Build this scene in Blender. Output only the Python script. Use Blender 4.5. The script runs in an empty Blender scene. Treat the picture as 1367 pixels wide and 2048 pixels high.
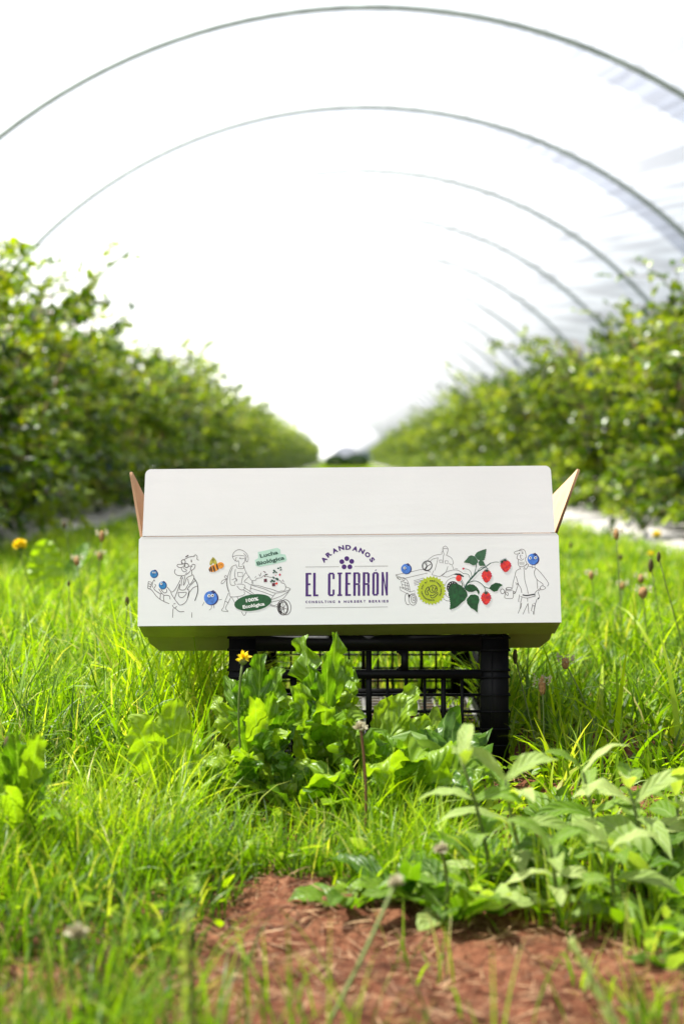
import bpy, math, random
import numpy as np
from mathutils import Vector, Matrix, noise
random.seed(7); rng = np.random.default_rng(11)
R = math.radians
sc = bpy.context.scene
COL = sc.collection

# ------------------------------------------------------------------ camera
H = 0.457                                    # camera height
FPX = 2844.4                                 # focal length in photo pixels (50 mm, 36 mm high frame)
cam_d = bpy.data.cameras.new('camera'); cam = bpy.data.objects.new('camera', cam_d); COL.objects.link(cam)
cam.location = (0, 0, H); cam.rotation_euler = (R(90), 0, 0)
cam_d.sensor_fit = 'VERTICAL'; cam_d.sensor_height = 36; cam_d.sensor_width = 24; cam_d.lens = 50
cam_d.shift_y = -109/2048; cam_d.shift_x = -6.5/2048
cam_d.clip_start = 0.05; cam_d.clip_end = 600
cam_d.dof.use_dof = True; cam_d.dof.focus_distance = 2.0; cam_d.dof.aperture_fstop = 4.0
sc.camera = cam

# ------------------------------------------------------------------ light
SUN_EL, SUN_AZ = 62, -81                     # degrees, azimuth from +Y towards +X
w = bpy.data.worlds.new('World'); sc.world = w; w.use_nodes = True
nt = w.node_tree; bg = nt.nodes['Background']; sky = nt.nodes.new('ShaderNodeTexSky')
sky.sky_type = 'NISHITA'; sky.sun_disc = False; sky.sun_elevation = R(SUN_EL); sky.sun_rotation = R(SUN_AZ)
sky.dust_density = 3.0; sky.air_density = 1.0
nt.links.new(sky.outputs[0], bg.inputs[0]); bg.inputs[1].default_value = 0.055
sd = bpy.data.lights.new('sun', 'SUN'); sd.energy = 5.0; sd.angle = R(0.6); sd.color = (1.0, 0.975, 0.93)
so = bpy.data.objects.new('sun', sd); COL.objects.link(so)
S = Vector((math.sin(R(SUN_AZ))*math.cos(R(SUN_EL)), math.cos(R(SUN_AZ))*math.cos(R(SUN_EL)), math.sin(R(SUN_EL))))
so.rotation_euler = S.to_track_quat('Z', 'Y').to_euler(); so.location = (-6, 8, 12)
sc.view_settings.view_transform = 'Standard'; sc.view_settings.look = 'None'
sc.view_settings.exposure = 1.55; sc.view_settings.gamma = 1.0
sc.render.engine = 'CYCLES'
cy = sc.cycles; cy.use_denoising = True; cy.max_bounces = 7; cy.diffuse_bounces = 4; cy.glossy_bounces = 2
cy.transmission_bounces = 5; cy.transparent_max_bounces = 12; cy.sample_clamp_indirect = 6.0
cy.caustics_reflective = False; cy.caustics_refractive = False

# ------------------------------------------------------------------ helpers
def at(px, py, Y):                           # photo pixel at distance Y -> a place in the world
    return np.array([(px-690)/FPX*Y, Y, H-(py-915)/FPX*Y])
def gy(py): return H*FPX/(py-915)            # distance of the ground seen at photo row py
def gnd(px, py):
    Y = gy(py); return np.array([(px-690)/FPX*Y, Y, 0.0])
def nrm(v): v = np.asarray(v, float); return v/(np.linalg.norm(v)+1e-12)

def tag(o, label=None, cat=None, group=None, kind=None):
    if label: o['label'] = label
    if cat: o['category'] = cat
    if group: o['group'] = group
    if kind: o['kind'] = kind
    return o
def empty(name, loc=(0,0,0)):
    o = bpy.data.objects.new(name, None); o.empty_display_size = .05; COL.objects.link(o); o.location = loc; return o
def link(name, me, parent=None):
    o = bpy.data.objects.new(name, me); COL.objects.link(o)
    if parent: o.parent = parent
    return o
def copy_tree(o, parent=None):
    c = o.copy(); COL.objects.link(c)
    if parent: c.parent = parent
    for ch in [x for x in o.children]:
        copy_tree(ch, c)
    return c

class MB:
    """collects vertices, faces, a per-vertex colour attribute and material slots"""
    def __init__(s): s.v=[]; s.f=[]; s.a=[]; s.m=[]; s.n=0
    def add(s, V, F, A=None, mi=0):
        V = np.asarray(V, float).reshape(-1,3)
        if A is None: A = np.tile([.5,.5,.5], (len(V),1))
        s.v.append(V); s.a.append(np.asarray(A,float).reshape(-1,3))
        if isinstance(F, np.ndarray): s.f.append(F+s.n); s.m.append(np.full(len(F), mi))
        else:
            by = {}
            for f in F: by.setdefault(len(f), []).append(f)
            for k, ff in by.items():
                s.f.append(np.array(ff)+s.n); s.m.append(np.full(len(ff), mi))
        s.n += len(V)
    def box(s, x0,x1,y0,y1,z0,z1, mi=0):
        V = [(x0,y0,z0),(x1,y0,z0),(x1,y1,z0),(x0,y1,z0),(x0,y0,z1),(x1,y0,z1),(x1,y1,z1),(x0,y1,z1)]
        s.add(V, [(0,3,2,1),(4,5,6,7),(0,1,5,4),(1,2,6,5),(2,3,7,6),(3,0,4,7)], mi=mi)
    def tube(s, pts, rad, n=6, rnd=.5, mi=0):
        pts = np.asarray(pts, float); k = len(pts); rad = np.broadcast_to(rad, (k,))
        T = np.gradient(pts, axis=0); up = np.array([0.13,0.31,0.94])
        V=[]
        for i in range(k):
            t = nrm(T[i]); a = nrm(np.cross(t, up)); 
            if np.linalg.norm(np.cross(t,up))<.05: a = nrm(np.cross(t,[1,0,0]))
            b = np.cross(t, a)
            for j in range(n):
                q = 2*math.pi*j/n; V.append(pts[i]+rad[i]*(a*math.cos(q)+b*math.sin(q)))
        F=[(i*n+j, i*n+(j+1)%n, (i+1)*n+(j+1)%n, (i+1)*n+j) for i in range(k-1) for j in range(n)]
        F.append(tuple(range(n))[::-1]); F.append(tuple((k-1)*n+j for j in range(n)))
        A = np.tile([.5,.5,rnd],(len(V),1)); s.add(V,F,A,mi)
    def ball(s, c, r, nu=10, nv=7, rnd=.5, mi=0, amp=0):
        r = np.broadcast_to(r,(3,)); V=[(0,0,1)]
        for i in range(1,nv):
            for j in range(nu):
                a=math.pi*i/nv; b=2*math.pi*j/nu; q = 1+amp*random.uniform(-1,1); V.append((math.sin(a)*math.cos(b)*q, math.sin(a)*math.sin(b)*q, math.cos(a)*q))
        V.append((0,0,-1)); V=np.array(V)*r+np.asarray(c); F=[]
        for j in range(nu): F.append((0,1+j,1+(j+1)%nu))
        for i in range(nv-2):
            for j in range(nu):
                a=1+i*nu+j; b=1+i*nu+(j+1)%nu; F.append((a,a+nu,b+nu,b))
        L=len(V)-1; o=1+(nv-2)*nu
        for j in range(nu): F.append((L,o+(j+1)%nu,o+j))
        s.add(V,F,np.tile([.5,.5,rnd],(len(V),1)),mi)
    def mesh(s, name, mats, smooth=False):
        V = np.concatenate(s.v); A = np.concatenate(s.a)
        me = bpy.data.meshes.new(name); me.vertices.add(len(V)); me.vertices.foreach_set('co', V.ravel())
        tot = np.concatenate([np.full(len(f), f.shape[1]) for f in s.f]); idx = np.concatenate([f.ravel() for f in s.f])
        me.loops.add(len(idx)); me.loops.foreach_set('vertex_index', idx.astype(np.int32))
        me.polygons.add(len(tot)); st = np.concatenate([[0], np.cumsum(tot)[:-1]])
        me.polygons.foreach_set('loop_start', st.astype(np.int32)); me.polygons.foreach_set('loop_total', tot.astype(np.int32))
        me.polygons.foreach_set('material_index', np.concatenate(s.m).astype(np.int32))
        if smooth: me.polygons.foreach_set('use_smooth', np.ones(len(tot), bool))
        at_ = me.attributes.new('leaf', 'FLOAT_COLOR', 'POINT')
        at_.data.foreach_set('color', np.concatenate([A, np.ones((len(A),1))],1).ravel())
        for m in (mats if isinstance(mats,(list,tuple)) else [mats]): me.materials.append(m)
        me.update(calc_edges=True); me.validate()
        return me
    def build(s, name, mats, parent=None, smooth=False):
        return link(name, s.mesh(name, mats, smooth), parent)

# ------------------------------------------------------------------ materials
def mat(name):
    m = bpy.data.materials.new(name); m.use_nodes = True; n = m.node_tree
    for x in list(n.nodes): n.nodes.remove(x)
    out = n.nodes.new('ShaderNodeOutputMaterial'); return m, n, out
def N(n, t, **kw):
    x = n.nodes.new(t)
    for k, v in kw.items():
        if k in x.inputs.keys() and not hasattr(x, k): x.inputs[k].default_value = v
        else: setattr(x, k, v)
    return x
def ramp(n, src, stops):
    r = n.nodes.new('ShaderNodeValToRGB'); e = r.color_ramp.elements
    while len(e) < len(stops): e.new(.5)
    for i, (p, c) in enumerate(stops):
        e[i].position = p; e[i].color = (*c, 1) if len(c)==3 else c
    n.links.new(src, r.inputs[0]); return r.outputs[0]
def noise_n(n, scale, detail=3, rough=.55, vec=None, dist=0):
    t = n.nodes.new('ShaderNodeTexNoise'); t.inputs['Scale'].default_value = scale; t.inputs['Detail'].default_value = detail
    t.inputs['Roughness'].default_value = rough; t.inputs['Distortion'].default_value = dist
    if vec: n.links.new(vec, t.inputs['Vector'])
    return t.outputs['Fac']
def N_div(n, s_, d):
    x = n.nodes.new('ShaderNodeMath'); x.operation='DIVIDE'; n.links.new(s_, x.inputs[0]); x.inputs[1].default_value=d; return x.outputs[0]
def objco(n): return n.nodes.new('ShaderNodeTexCoord').outputs['Object']
def mixc(n, f, a, b, mode='MIX'):
    m = n.nodes.new('ShaderNodeMix'); m.data_type = 'RGBA'; m.blend_type = mode
    for sock, val in ((m.inputs[0], f), (m.inputs[6], a), (m.inputs[7], b)):
        if isinstance(val, (int, float)): sock.default_value = val
        elif isinstance(val, tuple): sock.default_value = (*val, 1)
        else: n.links.new(val, sock)
    return m.outputs[2]
def bump(n, h, s=.3, d=.01):
    b = n.nodes.new('ShaderNodeBump'); b.inputs['Strength'].default_value = s; b.inputs['Distance'].default_value = d
    n.links.new(h, b.inputs['Height']); return b.outputs[0]
def principled(n, out, col, rough=.6, spec=.4, nor=None):
    p = n.nodes.new('ShaderNodeBsdfPrincipled')
    if isinstance(col, tuple): p.inputs['Base Color'].default_value = (*col, 1)
    else: n.links.new(col, p.inputs['Base Color'])
    p.inputs['Roughness'].default_value = rough; p.inputs['Specular IOR Level'].default_value = spec
    if nor: n.links.new(nor, p.inputs['Normal'])
    if out: n.links.new(p.outputs[0], out.inputs[0])
    return p

def leaf_mat(name, stops, trans_gain=(1.5,1.9,.6), tmix=.45, rough=.42, spec=.45, veins=0, vein_col=(.3,.42,.12), nscale=60):
    """leaf blade: reflecting front, light shining through; per-leaf tint from the attribute"""
    m, n, out = mat(name)
    at_ = N(n, 'ShaderNodeAttribute'); at_.attribute_name = 'leaf'
    sep = n.nodes.new('ShaderNodeSeparateColor'); n.links.new(at_.outputs['Color'], sep.inputs[0])
    add = N(n, 'ShaderNodeMath', operation='MULTIPLY_ADD'); n.links.new(noise_n(n, nscale, 2, vec=objco(n)), add.inputs[0])
    add.inputs[1].default_value = .3; n.links.new(sep.outputs[2], add.inputs[2])
    sub = N(n, 'ShaderNodeMath', operation='SUBTRACT'); n.links.new(add.outputs[0], sub.inputs[0]); sub.inputs[1].default_value = .15
    c = ramp(n, sub.outputs[0], stops)
    hsock = None
    if veins:
        # midrib where u is near .5, side veins slanting off it
        ab = N(n,'ShaderNodeMath',operation='SUBTRACT'); n.links.new(sep.outputs[0],ab.inputs[0]); ab.inputs[1].default_value=.5
        ab2 = N(n,'ShaderNodeMath',operation='ABSOLUTE'); n.links.new(ab.outputs[0],ab2.inputs[0])
        mid = ramp(n, ab2.outputs[0], [(0,(1,1,1)),(.035,(0,0,0))])
        sv = N(n,'ShaderNodeMath',operation='MULTIPLY_ADD'); n.links.new(ab2.outputs[0],sv.inputs[0]); sv.inputs[1].default_value=-.55; n.links.new(sep.outputs[1],sv.inputs[2])
        sn = N(n,'ShaderNodeMath',operation='MULTIPLY'); n.links.new(sv.outputs[0],sn.inputs[0]); sn.inputs[1].default_value=veins*6.283
        si = N(n,'ShaderNodeMath',operation='SINE'); n.links.new(sn.outputs[0],si.inputs[0])
        side = ramp(n, si.outputs[0], [(.9,(0,0,0)),(1,(.45,.45,.45))])
        vv = mixc(n, 1.0, mid, side, 'LIGHTEN')
        c = mixc(n, vv, c, vein_col); hsock = si.outputs[0]
    nor = bump(n, hsock, .35, .002) if hsock else None
    p = principled(n, None, c, rough, spec, nor)
    tc = mixc(n, 1.0, c, tuple(trans_gain), 'MULTIPLY')
    t = n.nodes.new('ShaderNodeBsdfTranslucent'); n.links.new(tc, t.inputs[0])
    mx = n.nodes.new('ShaderNodeMixShader'); mx.inputs[0].default_value = tmix
    n.links.new(p.outputs[0], mx.inputs[1]); n.links.new(t.outputs[0], mx.inputs[2]); n.links.new(mx.outputs[0], out.inputs[0])
    return m

M = {}
M['grass'] = leaf_mat('grass', [(0,(.028,.072,.002)),(.42,(.135,.245,.005)),(.8,(.31,.41,.010)),(1,(.44,.40,.14))], (2.0,2.1,.5), .46, .42, .28)
M['dock'] = leaf_mat('broad_leaf', [(0,(.035,.10,.005)),(.45,(.115,.22,.008)),(1,(.29,.40,.018))], (1.9,2.0,.5), .40, .38, .42, veins=9, vein_col=(.22,.34,.07))
M['weed'] = leaf_mat('grey_green_leaf', [(0,(.035,.09,.004)),(.5,(.12,.22,.010)),(1,(.38,.45,.16))], (1.9,2.0,.4), .38, .55, .25, veins=6, vein_col=(.28,.36,.16))
M['berryleaf'] = leaf_mat('blueberry_leaf', [(0,(.008,.028,.001)),(.4,(.065,.135,.002)),(.8,(.28,.37,.005)),(1,(.40,.42,.015))], (2.1,2.0,.3), .34, .30, .5, nscale=9)
M['darkleaf'] = leaf_mat('evergreen_leaf', [(0,(.01,.035,.004)),(1,(.03,.08,.008))], (1.4,1.6,.5), .3, .5, .3, nscale=3)
M['stem_green'] = leaf_mat('green_stem', [(0,(.08,.13,.03)),(1,(.2,.25,.07))], (1,1,.6), .15, .5, .3)
M['dry'] = leaf_mat('dry_straw', [(0,(.06,.022,.010)),(.65,(.19,.095,.045)),(1,(.46,.30,.16))], (1,1,.8), .2, .6, .3)

def simple(name, col, rough=.6, spec=.4, var=.12, scale=30, b=0):
    m, n, out = mat(name); oc = objco(n); f = noise_n(n, scale, 4, vec=oc)
    lo = tuple(c*(1-var) for c in col); hi = tuple(min(1,c*(1+var)) for c in col)
    c = ramp(n, f, [(.3,lo),(.7,hi)]); principled(n, out, c, rough, spec, bump(n, f, b, .003) if b else None); return m
M['bark'] = simple('cane_bark', (.21,.14,.08), .8, .2, .35, 40, .5)
M['berry'] = simple('blueberry_skin', (.035,.055,.14), .5, .4, .35, 60)
M['head'] = simple('plantain_head', (.30,.17,.07), .8, .2, .5, 300, .4)
M['darkhead'] = simple('plantain_bud', (.07,.055,.02), .8, .2, .4, 300)
M['anther'] = leaf_mat('anther', [(0,(.42,.38,.22)),(1,(.62,.58,.42))], (1,1,1), .4, .6, .3)
M['petal'] = leaf_mat('yellow_petal', [(0,(.82,.60,.01)),(1,(.9,.75,.03))], (1.1,1.1,1), .4, .5, .3)
M['white_card'] = None
# carton: white printed board, kraft inside, corrugated edge
m, n, out = mat('white_board'); oc = objco(n)
mp = n.nodes.new('ShaderNodeMapping'); mp.inputs['Scale'].default_value = (9, 9, 120); n.links.new(oc, mp.inputs[0])
f1 = noise_n(n, 1.0, 5, .6, mp.outputs[0]); f2 = noise_n(n, 260, 3, .6, oc); f3 = noise_n(n, 7, 3, .5, oc)
c = ramp(n, f3, [(.3,(.77,.79,.775)),(.7,(.815,.835,.82))]); c = mixc(n, .05, c, ramp(n, f1, [(.35,(.66,.67,.66)),(.65,(.84,.85,.84))]))
hs = N(n,'ShaderNodeMath',operation='ADD'); n.links.new(f1,hs.inputs[0]); n.links.new(f2,hs.inputs[1])
principled(n, out, c, .5, .35, bump(n, hs.outputs[0], .10, .0008)); M['board'] = m
m, n, out = mat('kraft_board'); oc = objco(n)
mp = n.nodes.new('ShaderNodeMapping'); mp.inputs['Scale'].default_value = (60, 400, 60); n.links.new(oc, mp.inputs[0])
f1 = noise_n(n, 1.0, 4, .6, mp.outputs[0]); f2 = noise_n(n, 30, 4, .6, oc)
c = mixc(n, .4, ramp(n, f1, [(.3,(.44,.28,.16)),(.7,(.58,.40,.25))]), ramp(n, f2, [(.3,(.46,.30,.18)),(.7,(.6,.42,.27))]))
principled(n, out, c, .75, .2); M['kraft'] = m
m, n, out = mat('glossy_underside'); f = noise_n(n, 20, 3, .5, objco(n)); p = principled(n, out, ramp(n, f, [(.3,(.27,.30,.10)),(.7,(.34,.37,.13))]), .22, .5); M['under'] = m  # green reflection of the grass is painted into the underside colour
m, n, out = mat('corrugated_edge'); oc = objco(n)
wv = n.nodes.new('ShaderNodeTexWave'); wv.inputs['Scale'].default_value = 220; wv.inputs['Distortion'].default_value = 1.5; wv.bands_direction = 'Z'; n.links.new(oc, wv.inputs[0])
c = ramp(n, wv.outputs[1], [(.35,(.10,.055,.03)),(.8,(.36,.23,.13))]); principled(n, out, c, .85, .1); M['edge'] = m
# black crate plastic, lightly dusted; floor paled with painted sun glare
m, n, out = mat('black_plastic'); oc = objco(n); f = noise_n(n, 35, 5, .65, oc); f2 = noise_n(n, 400, 2, .5, oc)
c = ramp(n, f, [(.35,(.003,.003,.0035)),(.6,(.005,.005,.006)),(.8,(.012,.011,.010))]); p = principled(n, out, c, .38, .16, bump(n, f2, .15, .0005)); M['plastic'] = m
n.links.new(ramp(n, f, [(.3,(.42,.42,.42)),(.8,(.62,.62,.62))]), p.inputs['Roughness'])
m, n, out = mat('floor_glare_plastic'); oc = objco(n); f = noise_n(n, 60, 5, .65, oc)
c = ramp(n, f, [(.35,(.16,.16,.155)),(.75,(.38,.37,.34))]); principled(n, out, c, .28, .8); M['floor_glare'] = m
M['steel'] = simple('galvanised_pipe', (.27,.31,.295), .6, .2, .2, 8)

def ink(name, col, var=.10, rough=.45):
    return simple('ink_'+name, col, rough, .4, var, 220)
I = dict(purple=ink('purple',(.055,.008,.15)), line=ink('black_line',(.07,.055,.055)), grey=ink('grey_line',(.30,.30,.28)),
    black=ink('black',(.015,.013,.014)), green=ink('green',(.005,.085,.018),.25), leafg=ink('leaf_green',(.004,.07,.012),.5), leafl=ink('muted_leaf',(.03,.11,.045),.3),
    mint=ink('mint',(.45,.68,.56),.05), dkgreen=ink('dark_green',(.02,.08,.05)), lime=ink('lime',(.42,.52,.012),.06), white=ink('white',(.8,.82,.78),.03),
    blue=ink('blue',(.06,.20,.62),.3), navy=ink('navy',(.012,.012,.12)), cyan=ink('bright_blue',(.015,.20,.48),.3), red=ink('red',(.72,.035,.02),.35), crimson=ink('crimson',(.55,.02,.06),.2), maroon=ink('maroon',(.11,.012,.03),.2),
    orange=ink('orange',(.80,.30,.02),.2), brown=ink('brown',(.09,.035,.012)), wing=ink('wing',(.42,.38,.05),.3))

# ------------------------------------------------------------------ ground
def ground_z(x, y):
    z = .012*noise.noise(Vector((x*2.1, y*2.1, 3.3)))
    if 0.6 < y < 4 and abs(x) < 2:
        k = 1.0
        z += .014*k*noise.noise(Vector((x*9, y*9, 1.3))) + .013*noise.noise(Vector((x*23, y*23, 7.3))) + .007*noise.noise(Vector((x*60, y*60, 2.3)))
    return z
xs = np.concatenate([[-150,-60,-20,-8,-4,-2.5,-1.6],np.arange(-1.2,1.2,.0095),[1.3,1.6,2.5,4,8,20,60,150]])
ys = np.concatenate([[-60,-20,-8,-3,-1,.2,.7],np.arange(.85,2.5,.0095),np.arange(2.5,5,.05),np.arange(5,14,.5),[15,20,30,45,60,90,150,300]])
gz = np.array([[ground_z(x,y) for x in xs] for y in ys])
gx, gyy = np.meshgrid(xs, ys); V = np.stack([gx, gyy, gz], -1).reshape(-1,3); nx = len(xs); ny = len(ys)
ii, jj = np.meshgrid(np.arange(ny-1), np.arange(nx-1), indexing='ij'); a = (ii*nx+jj).ravel()
b = MB(); b.add(V, np.stack([a, a+1, a+nx+1, a+nx], 1))
m, n, out = mat('red_soil'); oc = objco(n)
f1 = noise_n(n, 9, 6, .65, oc); f2 = noise_n(n, 70, 5, .7, oc); f3 = noise_n(n, 2.2, 3, .5, oc)
c = ramp(n, f1, [(.34,(.030,.009,.004)),(.5,(.13,.044,.020)),(.66,(.24,.105,.052))])
c = mixc(n, .45, c, ramp(n, f2, [(.35,(.012,.004,.002)),(.52,(.115,.042,.021)),(.7,(.30,.16,.085))]))
sx_=n.nodes.new('ShaderNodeSeparateXYZ'); n.links.new(oc,sx_.inputs[0]); mr=n.nodes.new('ShaderNodeMapRange'); mr.inputs[1].default_value=2.3; mr.inputs[2].default_value=3.6; n.links.new(sx_.outputs[1],mr.inputs[0])
c = mixc(n, mr.outputs[0], c, (.05,.085,.012))
vo = n.nodes.new('ShaderNodeTexVoronoi'); vo.inputs['Scale'].default_value = 55; n.links.new(oc, vo.inputs['Vector'])
hh = N(n,'ShaderNodeMath',operation='ADD'); n.links.new(f2,hh.inputs[0]); n.links.new(vo.outputs['Distance'],hh.inputs[1])
principled(n, out, c, .9, .15, bump(n, hh.outputs[0], .7, .008)); M['soil'] = m
tag(b.build('ground', m, smooth=True), 'reddish brown soil under the grass and the crate', 'ground', kind='structure')

# weed mat on the raised beds
m, n, out = mat('weed_mat'); oc = objco(n); f = noise_n(n, 3, 5, .6, oc); f2 = noise_n(n, 120, 2, .5, oc)
c = ramp(n, f, [(.3,(.33,.31,.29)),(.7,(.50,.47,.44))]); c = mixc(n, .3, c, ramp(n, f2, [(.3,(.25,.24,.22)),(.7,(.6,.57,.52))]))
principled(n, out, c, .7, .3, bump(n, f, .5, .03)); M['mat'] = m
for sx, name_l in ((-1,'left'),(1,'right')):
    b = MB(); prof = [(1.42,-.012),(1.46,.008),(1.52,.02),(1.62,.03),(1.8,.04),(2.2,.045),(2.5,.04),(2.7,.03),(2.85,-.012)]
    yy = np.concatenate([np.arange(4.2,16,.12), np.arange(16,100,1.5)]); Vv=[]
    for y in yy:
        for k,(x,z) in enumerate(prof):
            q = (.10 if sx<0 else 0)+.045*noise.noise(Vector((y*.9, sx*3, 1)))+.03*noise.noise(Vector((y*3.1, sx*5, x)))
            Vv.append((sx*(x+q), y, z+(.014*noise.noise(Vector((y*2.3,x*4,sx))) if 0<k<8 else 0)))
    K=len(prof); a = np.array([i*K+j for i in range(len(yy)-1) for j in range(K-1)])
    b.add(Vv, np.stack([a,a+1,a+K+1,a+K],1))
    o = b.build('mulch_bed', M['mat'], smooth=True)
    tag(o, 'grey woven weed mat over the raised bed along the %s row of bushes' % name_l, 'weed mat', kind='structure')

# ------------------------------------------------------------------ tunnel
RT, CZ, CX = 3.24, -.326, .14; Y0T, Y1T = 7.7, 300
def arc_pt(th, y, r=RT): return (CX+r*math.sin(th), y, CZ+r*math.cos(th))
m, n, out = mat('tunnel_film'); 
at_ = N(n, 'ShaderNodeAttribute'); at_.attribute_name = 'leaf'      # r = arc 0..1, g = length
mp = n.nodes.new('ShaderNodeMapping'); mp.inputs['Scale'].default_value = (0, 13, .5)
n.links.new(at_.outputs['Color'], mp.inputs[0]); cr = noise_n(n, 1.0, 2, .5, mp.outputs[0], .3)
sp = n.nodes.new('ShaderNodeSeparateColor'); n.links.new(at_.outputs['Color'], sp.inputs[0])
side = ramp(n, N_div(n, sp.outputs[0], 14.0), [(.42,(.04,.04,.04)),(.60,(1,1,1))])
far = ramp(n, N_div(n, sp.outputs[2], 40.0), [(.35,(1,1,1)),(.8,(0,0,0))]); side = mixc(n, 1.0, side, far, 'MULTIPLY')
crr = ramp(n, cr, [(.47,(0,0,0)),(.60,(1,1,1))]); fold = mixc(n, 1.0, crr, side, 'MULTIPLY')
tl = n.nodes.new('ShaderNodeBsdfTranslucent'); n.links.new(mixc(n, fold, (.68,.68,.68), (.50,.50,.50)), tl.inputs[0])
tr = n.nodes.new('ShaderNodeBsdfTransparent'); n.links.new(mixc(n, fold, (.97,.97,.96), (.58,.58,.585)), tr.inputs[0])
mx = n.nodes.new('ShaderNodeMixShader'); lw=n.nodes.new('ShaderNodeLayerWeight'); lw.inputs[0].default_value=.5; mrr=n.nodes.new('ShaderNodeMapRange'); mrr.inputs[1].default_value=.2; mrr.inputs[2].default_value=.95; mrr.inputs[3].default_value=.72; mrr.inputs[4].default_value=.25; n.links.new(lw.outputs['Facing'],mrr.inputs[0]); n.links.new(mrr.outputs[0],mx.inputs[0])
n.links.new(tl.outputs[0], mx.inputs[1]); n.links.new(tr.outputs[0], mx.inputs[2]); n.links.new(mx.outputs[0], out.inputs[0]); M['film'] = m
m, n, out = mat('film_overlap')
tl = n.nodes.new('ShaderNodeBsdfTranslucent'); tl.inputs[0].default_value = (.56,.585,.64,1)
tr = n.nodes.new('ShaderNodeBsdfTransparent'); tr.inputs[0].default_value = (.56,.58,.63,1)
mx = n.nodes.new('ShaderNodeMixShader'); mx.inputs[0].default_value = .7
n.links.new(tl.outputs[0], mx.inputs[1]); n.links.new(tr.outputs[0], mx.inputs[2]); n.links.new(mx.outputs[0], out.inputs[0]); M['film2'] = m
m, n, out = mat('film_overlap_thin'); tr = n.nodes.new('ShaderNodeBsdfTransparent'); tr.inputs[0].default_value = (.91,.92,.94,1); n.links.new(tr.outputs[0], out.inputs[0]); M['film4'] = m
m, n, out = mat('added_end_film'); tl = n.nodes.new('ShaderNodeBsdfTranslucent'); tl.inputs[0].default_value = (.95,.95,.95,1); n.links.new(tl.outputs[0], out.inputs[0]); M['film3'] = m
cover = empty('tunnel_cover', (CX,Y0T,0)); tag(cover, 'translucent white plastic film arched over the hoops and both rows of bushes', 'plastic cover')
TH = 1.42; NTH = 72
yy = np.concatenate([np.arange(-40,-5,1.1), np.arange(-5, 26, .275), np.arange(26, 100, 1.1), np.arange(100, Y1T+.1, 8)]); b = MB(); Vv=[]; A=[]  # cover lengthened, unseen, behind the camera to brighten the carton front
for y in yy:
    ph = (y-Y0T)/2.2; sagf = math.sin(math.pi*(ph-math.floor(ph)))
    for k in range(NTH+1):
        th = -TH+2*TH*k/NTH; wr = .010*noise.noise(Vector((th*14+y*1.2, y*.8, 2)))*(1 if th>0 else .4)
        r = RT+.028-.022*sagf+wr; p = arc_pt(th, y, r); Vv.append((p[0]-CX, p[1]-Y0T, p[2])); A.append((k/NTH*14, RT*(th+TH)+.15*y, y))
K=NTH+1; a = np.array([i*K+j for i in range(len(yy)-1) for j in range(K-1)])
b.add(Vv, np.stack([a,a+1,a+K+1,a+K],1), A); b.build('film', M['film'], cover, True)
b=MB(); pts=[arc_pt(-TH+2*TH*q/40, Y1T) for q in range(41)]; b.add([(p[0]-CX,Y1T-Y0T,p[2]) for p in pts],[tuple(range(41))]); b.build('added_end_sheet', M['film3'], cover)  # added sheet closing the open tunnel end so it glows white
hoop_proto = None
for k in range(42):
    y = Y0T+2.2*k
    if y > 100: break
    # overlap strip of film just behind each hoop
    if k < 12:
        b = MB(); Vv=[]
        for i, (dy, dr) in enumerate(((.03,-.012),(.20,-.03),(.40,-.022))):
            for q in range(NTH+1):
                th = -TH+2*TH*q/NTH; p = arc_pt(th, y+dy, RT+dr); Vv.append((p[0]-CX,p[1]-Y0T,p[2]))
        a = np.array([i*K+j for i in range(2) for j in range(K-1)]); b.add(Vv, np.stack([a,a+1,a+K+1,a+K],1)); b.build('film_band', M['film2'] if k<2 else M['film4'], cover, True)
    if hoop_proto is None:
        b = MB(); pts = [arc_pt(-1.68+3.36*q/80, 0, RT-.018) for q in range(81)]; pts=[(p[0]-CX,0,p[2]) for p in pts]
        b.tube(pts, .0182, 8); hoop_proto = b.build('tunnel_hoop', M['steel'], None, True); o = hoop_proto
    else: o = hoop_proto.copy(); COL.objects.link(o)
    o.location = (CX, y, 0)
    ordn = ['nearest','second','third','fourth','fifth','sixth','seventh','eighth','ninth','tenth','eleventh','twelfth'][k] if k < 12 else None
    lab = ('thin grey steel hoop arching over the tunnel, the nearest and topmost in the photo' if k==0 else
           'thin grey steel tunnel hoop, the %s one counting away from the box' % ordn if ordn else
           'faint far steel hoop near the bright end of the tunnel')
    tag(o, lab, 'tunnel hoop', 'steel hoops of the tunnel')

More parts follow.
